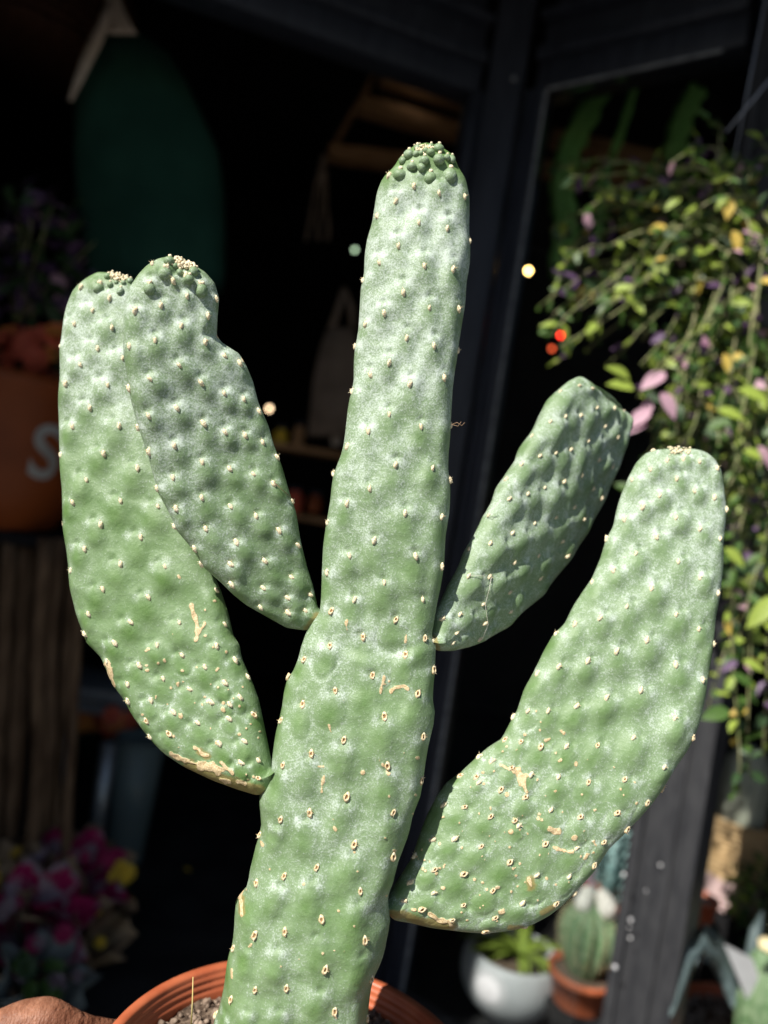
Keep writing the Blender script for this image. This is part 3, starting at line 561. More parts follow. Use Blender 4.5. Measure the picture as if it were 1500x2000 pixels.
for key in OUT:
    D = PADS[key]
    if LAB[key]: D['ob']['label'] = LAB[key]
    for i, (x, y) in enumerate(APX[key]):
        w, n = on_pad(key, x, y); c = D['ar'][i]; j = int(np.argmin(((D['mid'] - c) ** 2).sum(1)))
        up = Vector(D['e1'] * D['tang'][j][0] + D['e2'] * D['tang'][j][1])
        nn = (n + Vector(D['n']) * .35 + up * .25).normalized()
        old = (key == 'stem' and y > 1190) or (key == 'pad4' and y > 1430 and random.random() < .6) or (key == 'pad1' and y > 1380 and random.random() < .4)
        sc = random.uniform(1.0, 1.4) * (.86 if key == 'pad3' else 1.0) * (.9 if key in ('pad4', 'pad1') and old else 1)
        rot = basis(nn, up.cross(nn).cross(nn) * -1 if False else Vector((0, 0, 1)))
        x_ = up.cross(nn).normalized(); rot = Matrix((x_, nn.cross(x_), nn)).transposed()
        o = place(random.choice(AR_OLD if old else AR_NEW), 'areole', D['ob'], w - nn * .0002, rot @ Matrix.Rotation(random.uniform(-.25, .25), 3, 'Z'), sc)
# growing tip of the stem: small green tubercles, each with a woolly point
def beads(key, lst, fr):
    ob = PADS[key]['ob']; n = Vector(PADS[key]['n'])
    for (x, y, r, asp) in lst:
        X, Y = fr[0] + x / fr[2], fr[1] + y / fr[2]; w, nn = on_pad(key, X, Y); rr = px(r / fr[2], .6); mb = MB()
        nn = (nn + n * .6 + Vector((0, 0, .35))).normalized(); rot = basis(nn)
        rr *= 1.22; c = w + nn * rr * (.12 if r < 40 else -.28); mb.blob(c, (rr, rr * asp, rr * .9), rot, 2, .10, 2.)
        t = c + rot @ Vector((0, rr * asp * .85, rr * .55)); mb.blob(t, (rr * .28 + .0004, rr * .3 + .0004, rr * .2 + .0004), rot, 1, .3, 2., mi=1)
        o = mb.build('tubercle', [M['skin'], M['wool']], ob, w); at = o.data.attributes.new('bloom', 'FLOAT', 'POINT'); at.data.foreach_set('value', [.40] * len(o.data.vertices))
beads('stem', [(743,163,34,1.1),(798,155,23,1.),(905,145,28,1.),(960,120,36,1.),(855,205,33,1.),(963,197,38,1.),(678,300,48,.9),(900,323,44,1.),(1048,305,50,1.25),(806,110,22,1.),(868,128,20,1.),(836,150,18,1.),(906,98,20,1.),(765,252,34,.8),(1022,180,22,1.),(700,205,26,1.2),(1058,195,24,1.4),(840,255,26,1.3)], A1)
beads('pad1', [(475,262,30,1.),(495,330,26,1.),(578,385,30,1.2),(605,310,20,1.),(660,298,28,1.),(395,350,46,1.),(545,308,18,1.)], (100,480,4.2857))
beads('pad2', [(985,135,38,.9),(1042,172,22,1.),(1075,225,24,1.),(945,225,48,1.),(1195,220,34,1.1),(1150,280,34,1.),(820,355,40,1.2),(1260,370,42,1.3)], (100,480,4.2857))
def crumbs(key, pts, n, spread, fr):
    mb = MB()
    for _ in range(n):
        a = random.random(); k = a * (len(pts) - 1); i = min(int(k), len(pts) - 2); f = k - i
        X = fr[0] + (pts[i][0] * (1 - f) + pts[i + 1][0] * f + random.gauss(0, spread)) / fr[2]; Y = fr[1] + (pts[i][1] * (1 - f) + pts[i + 1][1] * f + random.gauss(0, spread)) / fr[2]
        w, nn = on_pad(key, X, Y); s = random.uniform(.0006, .0014); mb.blob(w + nn * s * random.uniform(.2, 1.6), (s, s * 1.3, s), basis(nn), 1, .5, 2.)
    o = mb.build('glochid_crumbs', M['wool'], PADS[key]['ob'], mb.v[0]); tag(o, kind='stuff')
crumbs('pad1', [(500,245),(560,270),(640,265)], 90, 16, (100,480,4.2857))
crumbs('pad2', [(1040,115),(1110,165),(1190,175)], 110, 18, (100,480,4.2857))
crumbs('pad4', [(1045,85),(1100,90),(1165,80)], 60, 12, (960,850,3.))
crumbs('stem', [(800,105),(860,115),(920,95)], 40, 14, A1)
# spider threads and a stray fibre caught on the spines
def strand(key, pts, fr, r, mt, name, sag=0):
    q = [on_pad(key, fr[0] + x / fr[2], fr[1] + y / fr[2]) for x, y in pts]; q = [w + n * .0022 for w, n in q]
    MB().tube(q, r, 4).build(name, M[mt], PADS[key]['ob'], q[0])
F3 = (820,700,3.3333)
strand('pad3', [(320,1415),(390,1417),(455,1420)], F3, .00022, 'thread', 'web_thread')
strand('pad3', [(455,1420),(440,1500),(413,1603),(432,1725),(390,1828)], F3, .00022, 'thread', 'web_thread')
strand('pad2', [(1230,1140),(1262,1172),(1318,1222)], A3, .0003, 'hair', 'fibre')
f0 = P(882, 829, .612); MB().tube([f0, f0 + Vector((.004, -.002, .002)), f0 + Vector((.008, -.002, .000)), f0 + Vector((.010, -.001, .003))], .0003, 4).tube([f0, f0 + Vector((.005, -.003, -.001)), f0 + Vector((.007, -.002, .003))], .00025, 4).build('fibre', M['hair'], PADS['stem']['ob'], f0)

# ------------------------------------------------------------------ the terracotta pot and its soil
pot = thing('terracotta_pot', 'terracotta plastic pot with ridged rim holding the tall cactus', 'pot', POTC - Vector((0, 0, .27)))
R0 = POTR; wallp = [(.112, -.27), (.116, -.268), (.146, -.045), (.1535, -.044), (.1575, -.040), (R0 - .0005, -.006), (R0, -.002), (R0 - .0012, 0), (R0 - .0085, .0004), (R0 - .0095, -.0012)]
z = -.0022; rr = R0 - .0098
for k in range(3):
    wallp += [(rr - .0004, z), (rr + .0000, z - .0020), (rr - .0016, z - .0034), (rr - .0022, z - .0055)]; z -= .0062; rr -= .0018
wallp += [(rr - .001, z - .006), (.141, -.06), (.112, -.262)]
MB().lathe(wallp, POTC, 160).build('pot_shell', M['terracotta'], pot)
sb = MB(); nr, na = 34, 96; vs = []
SZ = -.021
def soil_z(x, y):
    v = Vector((x * 28, y * 28, 1.7)); w = Vector((x * 120, y * 120, 4.1)); k = Vector((x * 330, y * 330, 7.1))
    r = math.hypot(x, y) / .147
    return SZ + .012 * (1 - r * r) + .007 * mnoise.noise(v) + .006 * mnoise.noise(w) + .0030 * mnoise.noise(k) - .004 * r ** 6
for i in range(nr + 1):
    for j in range(na):
        r = (.1435) * (i / nr) ** .8; a = 2 * math.pi * j / na + i * .03; x, y = r * math.cos(a), r * math.sin(a); vs.append(POTC + Vector((x, y, soil_z(x, y))))
fs = [(i * na + j, i * na + (j + 1) % na, (i + 1) * na + (j + 1) % na, (i + 1) * na + j) for i in range(nr) for j in range(na)]
soil = sb.add(vs, fs).build('soil', M['soil'], pot)
cb = MB()
for _ in range(2600):
    r = .142 * math.sqrt(random.random()); a = random.uniform(0, 6.283); x, y = r * math.cos(a), r * math.sin(a)
    if y < -.06: continue
    s = random.choice((.0012, .0016, .002, .0026, .0038)) * random.uniform(.8, 1.3)
    cb.blob(POTC + Vector((x, y, soil_z(x, y) + s * .4)), (s * random.uniform(.8, 1.4), s, s * random.uniform(.6, 1)), rotm(random.random() * 3, random.random() * 3, 0), 1, .7, 1.6)
tag(cb.build('soil_crumbs', M['crumb'], soil), kind='stuff')
fb = MB()
for _ in range(60):
    r = .14 * math.sqrt(random.random()); a = random.uniform(0, 6.283); x, y = r * math.cos(a), r * math.sin(a); q = POTC + Vector((x, y, soil_z(x, y) + .001)); d = Vector((random.gauss(0, 1), random.gauss(0, 1), random.uniform(0, .6))).normalized() * random.uniform(.004, .014)
    fb.tube([q, q + d * .5 + Vector((0, 0, .001)), q + d], .00028, 4)
tag(fb.build('root_fibres', M['straw'], soil), kind='stuff')
s0 = P(373, 2008, .60); s1 = P(377, 1908, .597)
MB().tube([s0, (s0 + s1) / 2 + Vector((.0004, 0, 0)), s1], [.0007, .0006, .0003], 5).build('straw', M['straw'], soil)

# ------------------------------------------------------------------ the hand that holds the pot
def pc(ang, r, dz): return POTC + Vector((r * math.cos(R_(ang)), r * math.sin(R_(ang)), dz))
hv, he, hr = [], [], []
def chain(start, pts):
    i = start
    for p_, r_ in pts:
        hv.append(p_); hr.append(r_)
        if i is not None: he.append((i, len(hv) - 1))
        i = len(hv) - 1
    return i
palm = chain(None, [(pc(169, .285, -.050), .036)])
chain(palm, [(pc(176, .330, -.100), .031), (pc(181, .390, -.130), .030), (pc(185, .49, -.18), .038), (pc(188, .64, -.25), .044)])
chain(palm, [(P(25, 1992, .655), .0250), (P(92, 1990, .660), .0215), (P(138, 2012, .668), .0145), (pc(151, .179, -.052), .0112), (pc(135, .167, -.056), .0098), (pc(122, .1625, -.058), .0088), (pc(114, .160, -.059), .0066)])
for k, (dz, r, a0) in enumerate(((-.075, .0135, 158), (-.098, .013, 158), (-.120, .012, 160))):
    chain(palm, [(pc(a0, .222 - .006 * k, dz), r), (pc(a0 - 16, .172 - .007 * k, dz - .004), .0098), (pc(a0 - 32, .159 - .007 * k, dz - .008), .0090), (pc(a0 - 44, .155 - .007 * k, dz - .010), .0080), (pc(a0 - 52, .152 - .007 * k, dz - .011), .0062)])
chain(palm, [(pc(184, .245, -.068), .021), (pc(193, .212, -.070), .0140), (pc(206, .180, -.070), .0112), (pc(218, .168, -.070), .0100), (pc(228, .163, -.070), .0076)])
me = bpy.data.meshes.new('hand_rig'); me.from_pydata([tuple(v) for v in hv], he, []); ho = bpy.data.objects.new('hand_rig', me); COL.objects.link(ho)
mod = ho.modifiers.new('skin', 'SKIN'); mod.use_smooth_shade = True; mod.branch_smoothing = .6
for i, sv_ in enumerate(me.skin_vertices[0].data): sv_.radius = (hr[i], hr[i]); sv_.use_root = (i == 0)
sub = ho.modifiers.new('sub', 'SUBSURF'); sub.levels = 3; sub.render_levels = 3
dg = bpy.context.evaluated_depsgraph_get(); em = bpy.data.meshes.new_from_object(ho.evaluated_get(dg)); bpy.data.objects.remove(ho)
for v in em.vertices:
    k = mnoise.noise(v.co * 45) * .0022 + mnoise.noise(v.co * 140) * .0008 + mnoise.noise(Vector((v.co.x * 500, v.co.y * 90, v.co.z * 300))) * .0004; v.co = v.co + v.normal * k - POTC
em.polygons.foreach_set('use_smooth', [True] * len(em.polygons)); em.materials.clear(); em.materials.append(M['hand']); em.name = 'person'
person = bpy.data.objects.new('person', em); link(person, None, POTC); tag(person, 'bare hand and forearm gripping the left side of the terracotta pot', 'person')

# ------------------------------------------------------------------ hanging plant in front of the window
def leaf_mesh(L, W, bend, fold, mt, n=5):
    mb = MB(); mb.leaf((0, 0, 0), Matrix.Identity(3), L, W, bend, fold, n=n); me = bpy.data.meshes.new('leaf')
    me.from_pydata([tuple(v) for v in mb.v], [], mb.f); me.materials.append(M[mt]); me.polygons.foreach_set('use_smooth', [True] * len(mb.f)); me.update(); return me
def rand_rot(out, spread=.7):
    """leaf frame: +Y along out, +Z roughly to the light"""
    y = (Vector(out).normalized() + Vector((random.gauss(0, spread), random.gauss(0, spread), random.gauss(0, spread * .7)))).normalized()
    z = (Vector((-.2, -.75, .6)) + Vector((random.gauss(0, .6), random.gauss(0, .6), random.gauss(0, .5))))
    z = (z - y * z.dot(y)).normalized(); return Matrix((y.cross(z), y, z)).transposed()
def curve3(a, b, sag, wob, n):
    a, b = Vector(a), Vector(b); o = Vector((random.random() * 40, 0, 0)); out = []
    for i in range(n + 1):
        t = i / n; p_ = a.lerp(b, t); p_.z += sag * 4 * t * (1 - t)
        p_ += Vector((mnoise.noise(o + Vector((t * 3, 0, 0))), mnoise.noise(o + Vector((t * 3, 9, 0))), mnoise.noise(o + Vector((t * 3, 19, 0))))) * wob * math.sin(math.pi * min(1, t * 1.2) * .5 + .1)
        out.append(p_)
    return out
hub = P(1490, 560, 1.50)
hp = thing('hanging_plant', 'bushy trailing plant with green, yellow and pink-purple leaves spilling down beside the window', 'plant', hub - Vector((0, 0, .10)))
hpot = MB().lathe([(.07, -.10), (.075, -.098), (.098, .02), (.104, .022), (.104, .04), (.097, .04), (.092, .02), (.07, -.02)], hub, 40).build('hanging_pot', M['black'], hp)
for k, (x, y) in enumerate(((1420, 250), (1560, 120), (1640, 300))):
    MB().tube([hub + Vector((.098 * math.cos(k * 2.1 + 2.6), .098 * math.sin(k * 2.1 + 2.6), .04)), P(1560, -330, 1.50)], .0016, 5).build('wire', M['wire'], hp)
MB().tube([P(1418, 258, 1.47), P(1500, 160, 1.47), P(1620, 10, 1.5)], .0022, 5).build('wire', M['wire'], hp)
ends = []
for _ in range(38): ends.append((random.uniform(1060, 1290), random.uniform(330, 720), random.uniform(1.38, 1.66)))
for _ in range(40): ends.append((random.uniform(1240, 1500), random.uniform(290, 900), random.uniform(1.34, 1.6)))
for _ in range(34): ends.append((random.uniform(1230, 1500), random.uniform(760, 980), random.uniform(1.34, 1.56)))
for _ in range(15): ends.append((random.uniform(1415, 1500), random.uniform(930, 1330), random.uniform(1.34, 1.5)))
ends += [(1460, 1530, 1.40), (1392, 1400, 1.42), (1490, 1480, 1.38), (1440, 1560, 1.36), (1120, 370, 1.5), (1045, 590, 1.5), (1400, 250, 1.5), (1480, 270, 1.45), (1060, 640, 1.5), (1330, 300, 1.5)]
allleaf = []
for i, (x, y, d) in enumerate(ends):
    e = P(x, y, d); st = hub + Vector((random.uniform(-.11, .04), random.uniform(-.12, .1), random.uniform(-.02, .06)))
    pts = curve3(st, e, random.uniform(.02, .12) if y < 900 else random.uniform(-.02, .06), .05, 14)
    MB().tube(pts, [.0030 * (1 - .6 * k / 14) for k in range(15)], 5).build('vine', M['vine'], hp, pts[0])
    L = sum((pts[k + 1] - pts[k]).length for k in range(14)); nl = int(L / .017) + 2
    for k in range(nl):
        t = (k + .5 + random.uniform(-.3, .3)) / nl * 14; j = max(0, min(13, int(t))); q = pts[j].lerp(pts[j + 1], max(0, min(1, t - j))); tg = (pts[j + 1] - pts[j]).normalized()
        sd_ = tg.cross(Vector((random.gauss(0, 1), random.gauss(0, 1), random.gauss(0, 1)))).normalized(); u = random.random()
        mt = 'leaf' if u < .34 else 'leafy' if u < .60 else 'leafd' if u < .84 else 'leafp' if u < .94 else 'leafk' if u < .97 else 'leafo'
        allleaf.append((q, tg * .5 + sd_ + Vector((0, 0, -.25)), random.uniform(.017, .038), mt))
LM = {}
for mt in ('leaf', 'leafy', 'leafd', 'leafp', 'leafk', 'leafo'): LM[mt] = [leaf_mesh(1., .50, .15, .35, mt), leaf_mesh(1., .42, .35, .2, mt), leaf_mesh(1., .56, .02, .5, mt)]
# leaves that stand out singly in the photograph
feature = [(1300, 728, 1.34, (-.8, 0, -.45), 64, 'leafk'), (1290, 765, 1.335, (.45, 0, -.9), 62, 'leafk'), (1268, 780, 1.35, (-.3, 0, -.9), 42, 'leafk'), (1270, 800, 1.34, (-.8, 0, -.55), 60, 'leafk'), (1262, 820, 1.34, (-.75, 0, -.5), 46, 'leafk'),
 (1425, 385, 1.40, (-.2, 0, -1), 48, 'leafo'), (1432, 450, 1.40, (.15, 0, -1), 46, 'leafo'), (1450, 452, 1.38, (1, 0, -.3), 38, 'leafk'), (1412, 560, 1.40, (-1, 0, .1), 36, 'leafp'), (1140, 360, 1.45, (-1, 0, .15), 34, 'leafy'), (1225, 325, 1.45, (.4, 0, -.6), 30, 'leafy'),
 (1520, 1165, 1.30, (-.75, 0, -.55), 85, 'leafy'), (1425, 1388, 1.33, (-1, 0, -.15), 62, 'leaf'), (1300, 440, 1.42, (-.8, 0, -.3), 40, 'leafo'), (1330, 385, 1.42, (-.7, 0, -.4), 40, 'leafy'), (1415, 690, 1.38, (.1, 0, -1), 40, 'leafo'), (1090, 634, 1.43, (-1, 0, .1), 36, 'leafy'),
 (1415, 1070, 1.33, (.6, 0, -.6), 52, 'leafy'), (1240, 760, 1.36, (-.9, 0, .2), 60, 'leafy'), (1150, 450, 1.44, (-.2, 0, 1), 40, 'leafk'), (1230, 740, 1.37, (-.6, 0, .3), 58, 'leafy'), (1130, 550, 1.43, (-.5, 0, .4), 36, 'leafp'), (1100, 545, 1.43, (-.3, 0, .2), 34, 'leafp'), (1220, 370, 1.44, (.6, 0, .3), 36, 'leafp'),
 (1400, 800, 1.35, (.9, 0, -.3), 56, 'leafy'), (1450, 880, 1.35, (.8, 0, -.2), 60, 'leafy'), (1440, 760, 1.35, (.9, 0, -.35), 66, 'leafy'), (1480, 870, 1.33, (.5, 0, -.7), 56, 'leafk'), (1380, 840, 1.35, (.5, 0, .3), 50, 'leaf'), (1470, 1340, 1.33, (-.6, 0, .5), 50, 'leaf'), (1450, 1290, 1.33, (.7, 0, -.2), 46, 'leafy'), (1440, 1290, 1.33, (-.7, 0, -.3), 40, 'leafp')]
for (x, y, d, dr, L, mt) in feature:
    yv = (cR * dr[0] + cU * dr[2] + cW * (-.25)).normalized(); z = Vector((-.1, -.8, .6)); z = (z - yv * z.dot(yv)).normalized()
    place(random.choice(LM[mt][:2]), 'leaf', hp, P(x, y, d), Matrix((yv.cross(z), yv, z)).transposed(), px(L, d))
def seen(q):
    u = project(np3(q)[None])[0]; return -20 < u[0] < 1520 and -20 < u[1] < 2020
allleaf.sort(key=lambda a: -(a[2] / (a[0] - CAM).length) * (1 if seen(a[0]) else .2)); nown = 268; rest = MB()
mats6 = ['leaf', 'leafy', 'leafd', 'leafp', 'leafk', 'leafo']
for i, (q, out, L, mt) in enumerate(allleaf):
    rot = rand_rot(out)
    if i < nown: place(random.choice(LM[mt]), 'leaf', hp, q, rot, L)
    else: rest.leaf(q, rot, L, L * random.uniform(.4, .56), random.uniform(0, .35), random.uniform(.2, .5), mi=mats6.index(mt), n=4)
tag(rest.build('foliage', [M[k] for k in mats6], hp), kind='stuff')

# ------------------------------------------------------------------ inside the window: hanging cactus arms, planks, lamps
def arm(name, label, pts, w, d, mt='leafd', grp=None):
    q = [P(x, y, d) for x, y in pts]; k = len(q); o = thing(name, label, 'cactus', q[-1], grp)
    fine = []
    for i in range(k - 1):
        for j in range(6): fine.append(q[i].lerp(q[i + 1], j / 6))
    fine.append(q[-1])
    mb = MB(); nn = len(fine)
    for s in range(3):
        a = s * 2.1; off = Vector((math.cos(a), math.sin(a) * .8, 0)) * px(w, d) * .3
        mb.tube([p_ + off * (1 + .35 * math.sin(i * 1.9)) for i, p_ in enumerate(fine)], [px(w, d) * (.30 if 0 < i < nn - 1 else .12) for i in range(nn)], 7)
    mb.build('arm', M[mt], o); return o
arm('trailing_cactus', 'broad dark green trailing cactus arm hanging inside the window beside the corner post', [(1190, 120), (1150, 210), (1110, 290), (1095, 370), (1103, 450), (1090, 545)], 46, 2.28, 'armgreen')
arm('trailing_cactus', 'thin green trailing stem hanging inside the window right of the broad cactus arm', [(1245, 150), (1215, 250), (1180, 350), (1165, 470)], 16, 2.25, 'armgreen')
arm('trailing_cactus', 'dim pair of drooping green arms at the top right of the window', [(1360, 170), (1330, 230), (1310, 310)], 40, 2.3, 'armgreen')
def plank_rack(name, label, lst, cat, mt='plank'):
    o = None
    for (a, b, d0, d1, th, dep) in lst:
        A, B = P(*a, d0), P(*b, d1); c = (A + B) / 2; v = (B - A)
        if o is None: o = thing(name, label, cat, c)
        x = v.normalized(); y = Vector((-x.y, x.x, 0)).normalized(); z = x.cross(y); MB().box(c, (v.length, dep, th), Matrix((x, y, z)).transposed(), bev=.004).build('slat', M[mt], o, smooth='auto')
    return o
plank_rack('slatted_rack', 'brown slatted wooden rack hung from the shop ceiling behind the stem tip', [((745, 150), (945, 215), 3.0, 3.1, .05, .10), ((700, 205), (935, 275), 3.0, 3.1, .05, .10), ((640, 300), (935, 335), 3.0, 3.1, .045, .10), ((780, 60), (640, 310), 3.05, 3.05, .02, .03)], 'rack')
plank_rack('wooden_beam', 'brown wooden beam inside the window behind the green cactus arms', [((1075, 270), (1290, 320), 2.8, 2.8, .06, .06), ((1060, 330), (1280, 350), 2.85, 2.85, .06, .05)], 'beam')
def lamp(label, x, y, d, r, col, st, cat='lamp'):
    o = thing('small_lamp', label, cat, P(x, y, d), 'small lamps in the dark shop'); m_ = emit('glow', col, st)
    MB().blob(P(x, y, d), (r, r, r * 1.2), sub=2).build('bulb', m_, o); MB().tube([P(x, y, d) + Vector((0, 0, r)), P(x, y, d) + Vector((0, 0, r * 3))], r * .6, 8).build('socket', M['black'], o)
lamp('small warm yellow lamp glowing beside the corner post', 1032, 529, 2.9, .008, (1., .62, .18), 22)
lamp('small bright red lamp glowing low behind the window, upper of two', 1095, 655, 2.9, .007, (1., .04, .02), 9)
lamp('small dim orange-red lamp just below the red one', 1078, 681, 2.9, .007, (.9, .12, .04), 3)
lamp('small pale green lamp glowing left of the stem tip', 693, 488, 2.9, .007, (.6, .85, .55), 2)
lamp('small cream lamp glowing right of the notched pad', 526, 798, 2.7, .008, (1., .7, .42), 4)
tube = thing('strip_light', 'short pale strip light on the slatted ceiling rack', 'lamp', P(812, 165, 2.9))
MB().tube([P(785, 155, 2.93), P(842, 178, 2.93)], .009, 10).build('tube', emit('strip', (.9, .8, .65), 1.5), tube); MB().box(P(813, 160, 2.96), (.13, .03, .02)).build('housing', M['black'], tube)

# ------------------------------------------------------------------ left of the doorway
D1 = 2.35
gb = thing('green_sack', 'large dark green canvas sack hung by cream cotton ties at the top left', 'sack', P(300, 560, D1))
mb = MB(); prof_px = [(60, 215, 262), (75, 190, 292), (110, 168, 335), (160, 155, 365), (230, 148, 398), (300, 146, 428), (380, 150, 438), (460, 158, 440), (530, 170, 440), (565, 185, 435)]
NSG = 36; vsx = []; fsx = []
for i, (y, x0, x1) in enumerate(prof_px):
    c = P((x0 + x1) / 2, y, D1); hw = px((x1 - x0) / 2, D1)
    for j in range(NSG):
        a = 2 * math.pi * j / NSG; f = 1 + .04 * math.sin(5 * a + i * .4) + .03 * math.sin(9 * a - i * .9)
        vsx.append(c + cR * (hw * math.cos(a) * (f if abs(math.cos(a)) < .8 else 1)) + cW * (hw * .55 * math.sin(a) * f))
for i in range(len(prof_px) - 1):
    for j in range(NSG): fsx.append((i * NSG + j, i * NSG + (j + 1) % NSG, (i + 1) * NSG + (j + 1) % NSG, (i + 1) * NSG + j))
fsx += [tuple(range(NSG)), tuple((len(prof_px) - 1) * NSG + j for j in range(NSG - 1, -1, -1))]
mb.add(vsx, fsx).build('bag', M['greencloth'], gb)
def strip(pts, d, mt, name, par, th=.006):
    """a cloth band given by left/right pixel pairs"""
    a = [P(l, y, d) for (l, r, y) in pts]; b = [P(r, y + (0), d - .012 * (i % 2)) for i, (l, r, y) in enumerate(pts)]; n = len(a); m_ = MB()
    vs = a + b + [v + cW * th for v in a] + [v + cW * th for v in b]; fs = []
    for i in range(n - 1): fs += [(i, i + 1, n + i + 1, n + i), (2 * n + i, 3 * n + i, 3 * n + i + 1, 2 * n + i + 1), (i, 2 * n + i, 2 * n + i + 1, i + 1), (n + i, n + i + 1, 3 * n + i + 1, 3 * n + i)]
    fs += [(0, n, 3 * n, 2 * n), (n - 1, 3 * n - 1, 4 * n - 1, 2 * n - 1)]
    return m_.add(vs, fs).build(name, M[mt], par)
strip([(205, 232, -40), (205, 235, 0), (207, 245, 25), (208, 258, 50), (210, 268, 66)], D1 - .16, 'cream', 'tie', gb)
strip([(205, 222, 5), (192, 214, 40), (172, 200, 80), (155, 180, 120), (142, 160, 160), (132, 140, 196)], D1 - .165, 'cream', 'tie', gb)
MB().tube([P(215, 10, D1 - .16), P(225, -120, D1)], .004, 6).build('cord', M['cream'], gb)
bk = thing('hanging_basket', 'dark brown wicker basket hanging at the top left corner behind the sack', 'basket', P(60, 110, 2.75))
c = P(60, 110, 2.75); mb = MB()
for k in range(7): mb.lathe([(px(150 + 4 * k, 2.75), .0), (px(156 + 4 * k, 2.75), .018), (px(150 + 4 * k, 2.75), .036)], c + Vector((0, 0, k * .036)), 40)
mb.build('wicker_bowl', M['brownbasket'], bk); MB().tube([c + Vector((-.2, 0, .25)), c + Vector((0, 0, .75)), c + Vector((.2, 0, .25))], .006, 6).build('handle', M['brownbasket'], bk)

def bush(name, label, cen, rad, nleaf, L, mts, d, own=60, cat='plant', stems=8, grp=None, wgt=None):
    """a leafy plant: stems from its base, leaves around the given screen spot at distance d"""
    c = P(*cen, d); r = Vector((px(rad[0], d), px(rad[0], d) * .8, px(rad[1], d))); o = thing(name, label, cat, c - Vector((0, 0, r.z)), grp); ml = MB()
    for k in range(stems):
        e = c + Vector((random.gauss(0, .5) * r.x, random.gauss(0, .5) * r.y, random.uniform(-.2, .9) * r.z)); MB().tube(curve3(c - Vector((random.uniform(-.2, .2) * r.x, 0, r.z)), e, 0, .02, 5), .0025, 5).build('stem', M['vine'], o)
    ms = {k: [leaf_mesh(1., .5, .15, .3, k), leaf_mesh(1., .42, .35, .2, k)] for k in mts}
    for k in range(nleaf):
        v = Vector((random.gauss(0, 1), random.gauss(0, 1), random.gauss(0, 1))).normalized() * random.random() ** .4; q = c + Vector((v.x * r.x, v.y * r.y, v.z * r.z))
        mt = random.choices(mts, wgt)[0]; ll = L * random.uniform(.6, 1.3); rot = rand_rot(v + Vector((0, 0, -.2)))
        if k < own: place(random.choice(ms[mt]), 'leaf', o, q, rot, ll)
        else: ml.leaf(q, rot, ll, ll * .46, .2, .3, mi=mts.index(mt), n=4)
    if ml.f: tag(ml.build('foliage', [M[k] for k in mts], o), kind='stuff')
    return o
bush('purple_leaved_plant', 'dim purple-leaved plant at the left edge above the orange bucket', (60, 500), (120, 130), 260, .06, ['leafp', 'leafd', 'leafk'], 2.25, 70, wgt=[5, 4, .6])
def flowers(name, label, cen, rad, n, r, mts, d, grp=None):
    c = P(*cen, d); o = thing(name, label, 'flowers', c - Vector((0, 0, px(rad[1], d))), grp)
    for k in range(n):
        q = c + Vector((random.uniform(-1, 1) * px(rad[0], d), random.uniform(-.6, .6) * px(rad[0], d), random.uniform(-1, 1) * px(rad[1], d))); mb = MB(); npet = 9
        ax = (Vector((random.gauss(0, .4), -1, .7 + random.gauss(0, .3)))).normalized(); B_ = basis(ax)
        for j in range(npet):
            a = 2 * math.pi * j / npet; y = B_ @ Vector((math.cos(a), math.sin(a), .45)); y.normalize(); zz = (ax - y * ax.dot(y)).normalized(); mb.leaf(q, Matrix((y.cross(zz), y, zz)).transposed(), r, r * .7, .2, .2, n=3)
        mb.blob(q, r * .25, sub=1); mb.build('bloom', M[random.choice(mts)], o, q); MB().tube([q - Vector((0, 0, .005)), q - Vector((random.uniform(-.02, .02), -.02, r * 4))], .002, 5).build('stalk', M['leafd'], o)
    return o
flowers('red_flowers', 'cluster of dim red flowers in the orange bucket at the left edge', (62, 690), (68, 45), 22, .042, ['redpetal', 'redpetal', 'orangepetal'], 2.2)
bd = 2.2; bc = P(-28, 1022, bd)
bu = thing('orange_bucket', 'round orange bucket with a white letter S at the left edge', 'bucket', bc)
mb = MB(); br = px(160, bd); bhh = px(290, bd)
mb.lathe([(br * .70, 0), (br * .80, .012), (br * .93, bhh * .3), (br, bhh * .6), (br * .98, bhh * .9), (br * 1.03, bhh * .93), (br * 1.03, bhh), (br * .96, bhh), (br * .9, bhh * .85), (br * .8, bhh * .3), (.02, .03)], bc, 64).build('bucket_shell', M['orange'], bu)
tcv = bpy.data.curves.new('letter', 'FONT'); tcv.body = 'S'; tcv.size = px(140, bd); tcv.extrude = .001; tcv.offset = .004; to = bpy.data.objects.new('letter', tcv); COL.objects.link(to)
bpy.context.view_layer.update(); lm = bpy.data.meshes.new_from_object(to.evaluated_get(bpy.context.evaluated_depsgraph_get())); bpy.data.objects.remove(to); lm.materials.clear(); lm.materials.append(M['white'])
bm = bmesh.new(); bm.from_mesh(lm); bmesh.ops.triangulate(bm, faces=bm.faces[:]); bmesh.ops.subdivide_edges(bm, edges=[e for e in bm.edges if e.calc_length() > .01], cuts=3, use_grid_fill=True); bm.to_mesh(lm); bm.free()
xs = [v.co.x for v in lm.vertices]; ys = [v.co.y for v in lm.vertices]; cx_, cy_ = (min(xs) + max(xs)) / 2, (min(ys) + max(ys)) / 2
tgt = P(130, 890, bd); base_a = math.atan2(-1, .0) + math.asin(max(-.98, min(.98, (tgt.x - bc.x) / (br * 1.0))))
for v in lm.vertices:
    zz = tgt.z + (v.co.y - cy_); a = base_a + (v.co.x - cx_) / br; t = (zz - bc.z) / bhh; rr_ = br * np.interp(t, [0, .04, .3, .6, .9, 1], [.7, .8, .93, 1., .98, 1.03]) + .002 + v.co.z * 1.0
    v.co = Vector((bc.x + rr_ * math.cos(a), bc.y + rr_ * math.sin(a), zz)) - bc
link(bpy.data.objects.new('letter', lm), bu, bc)
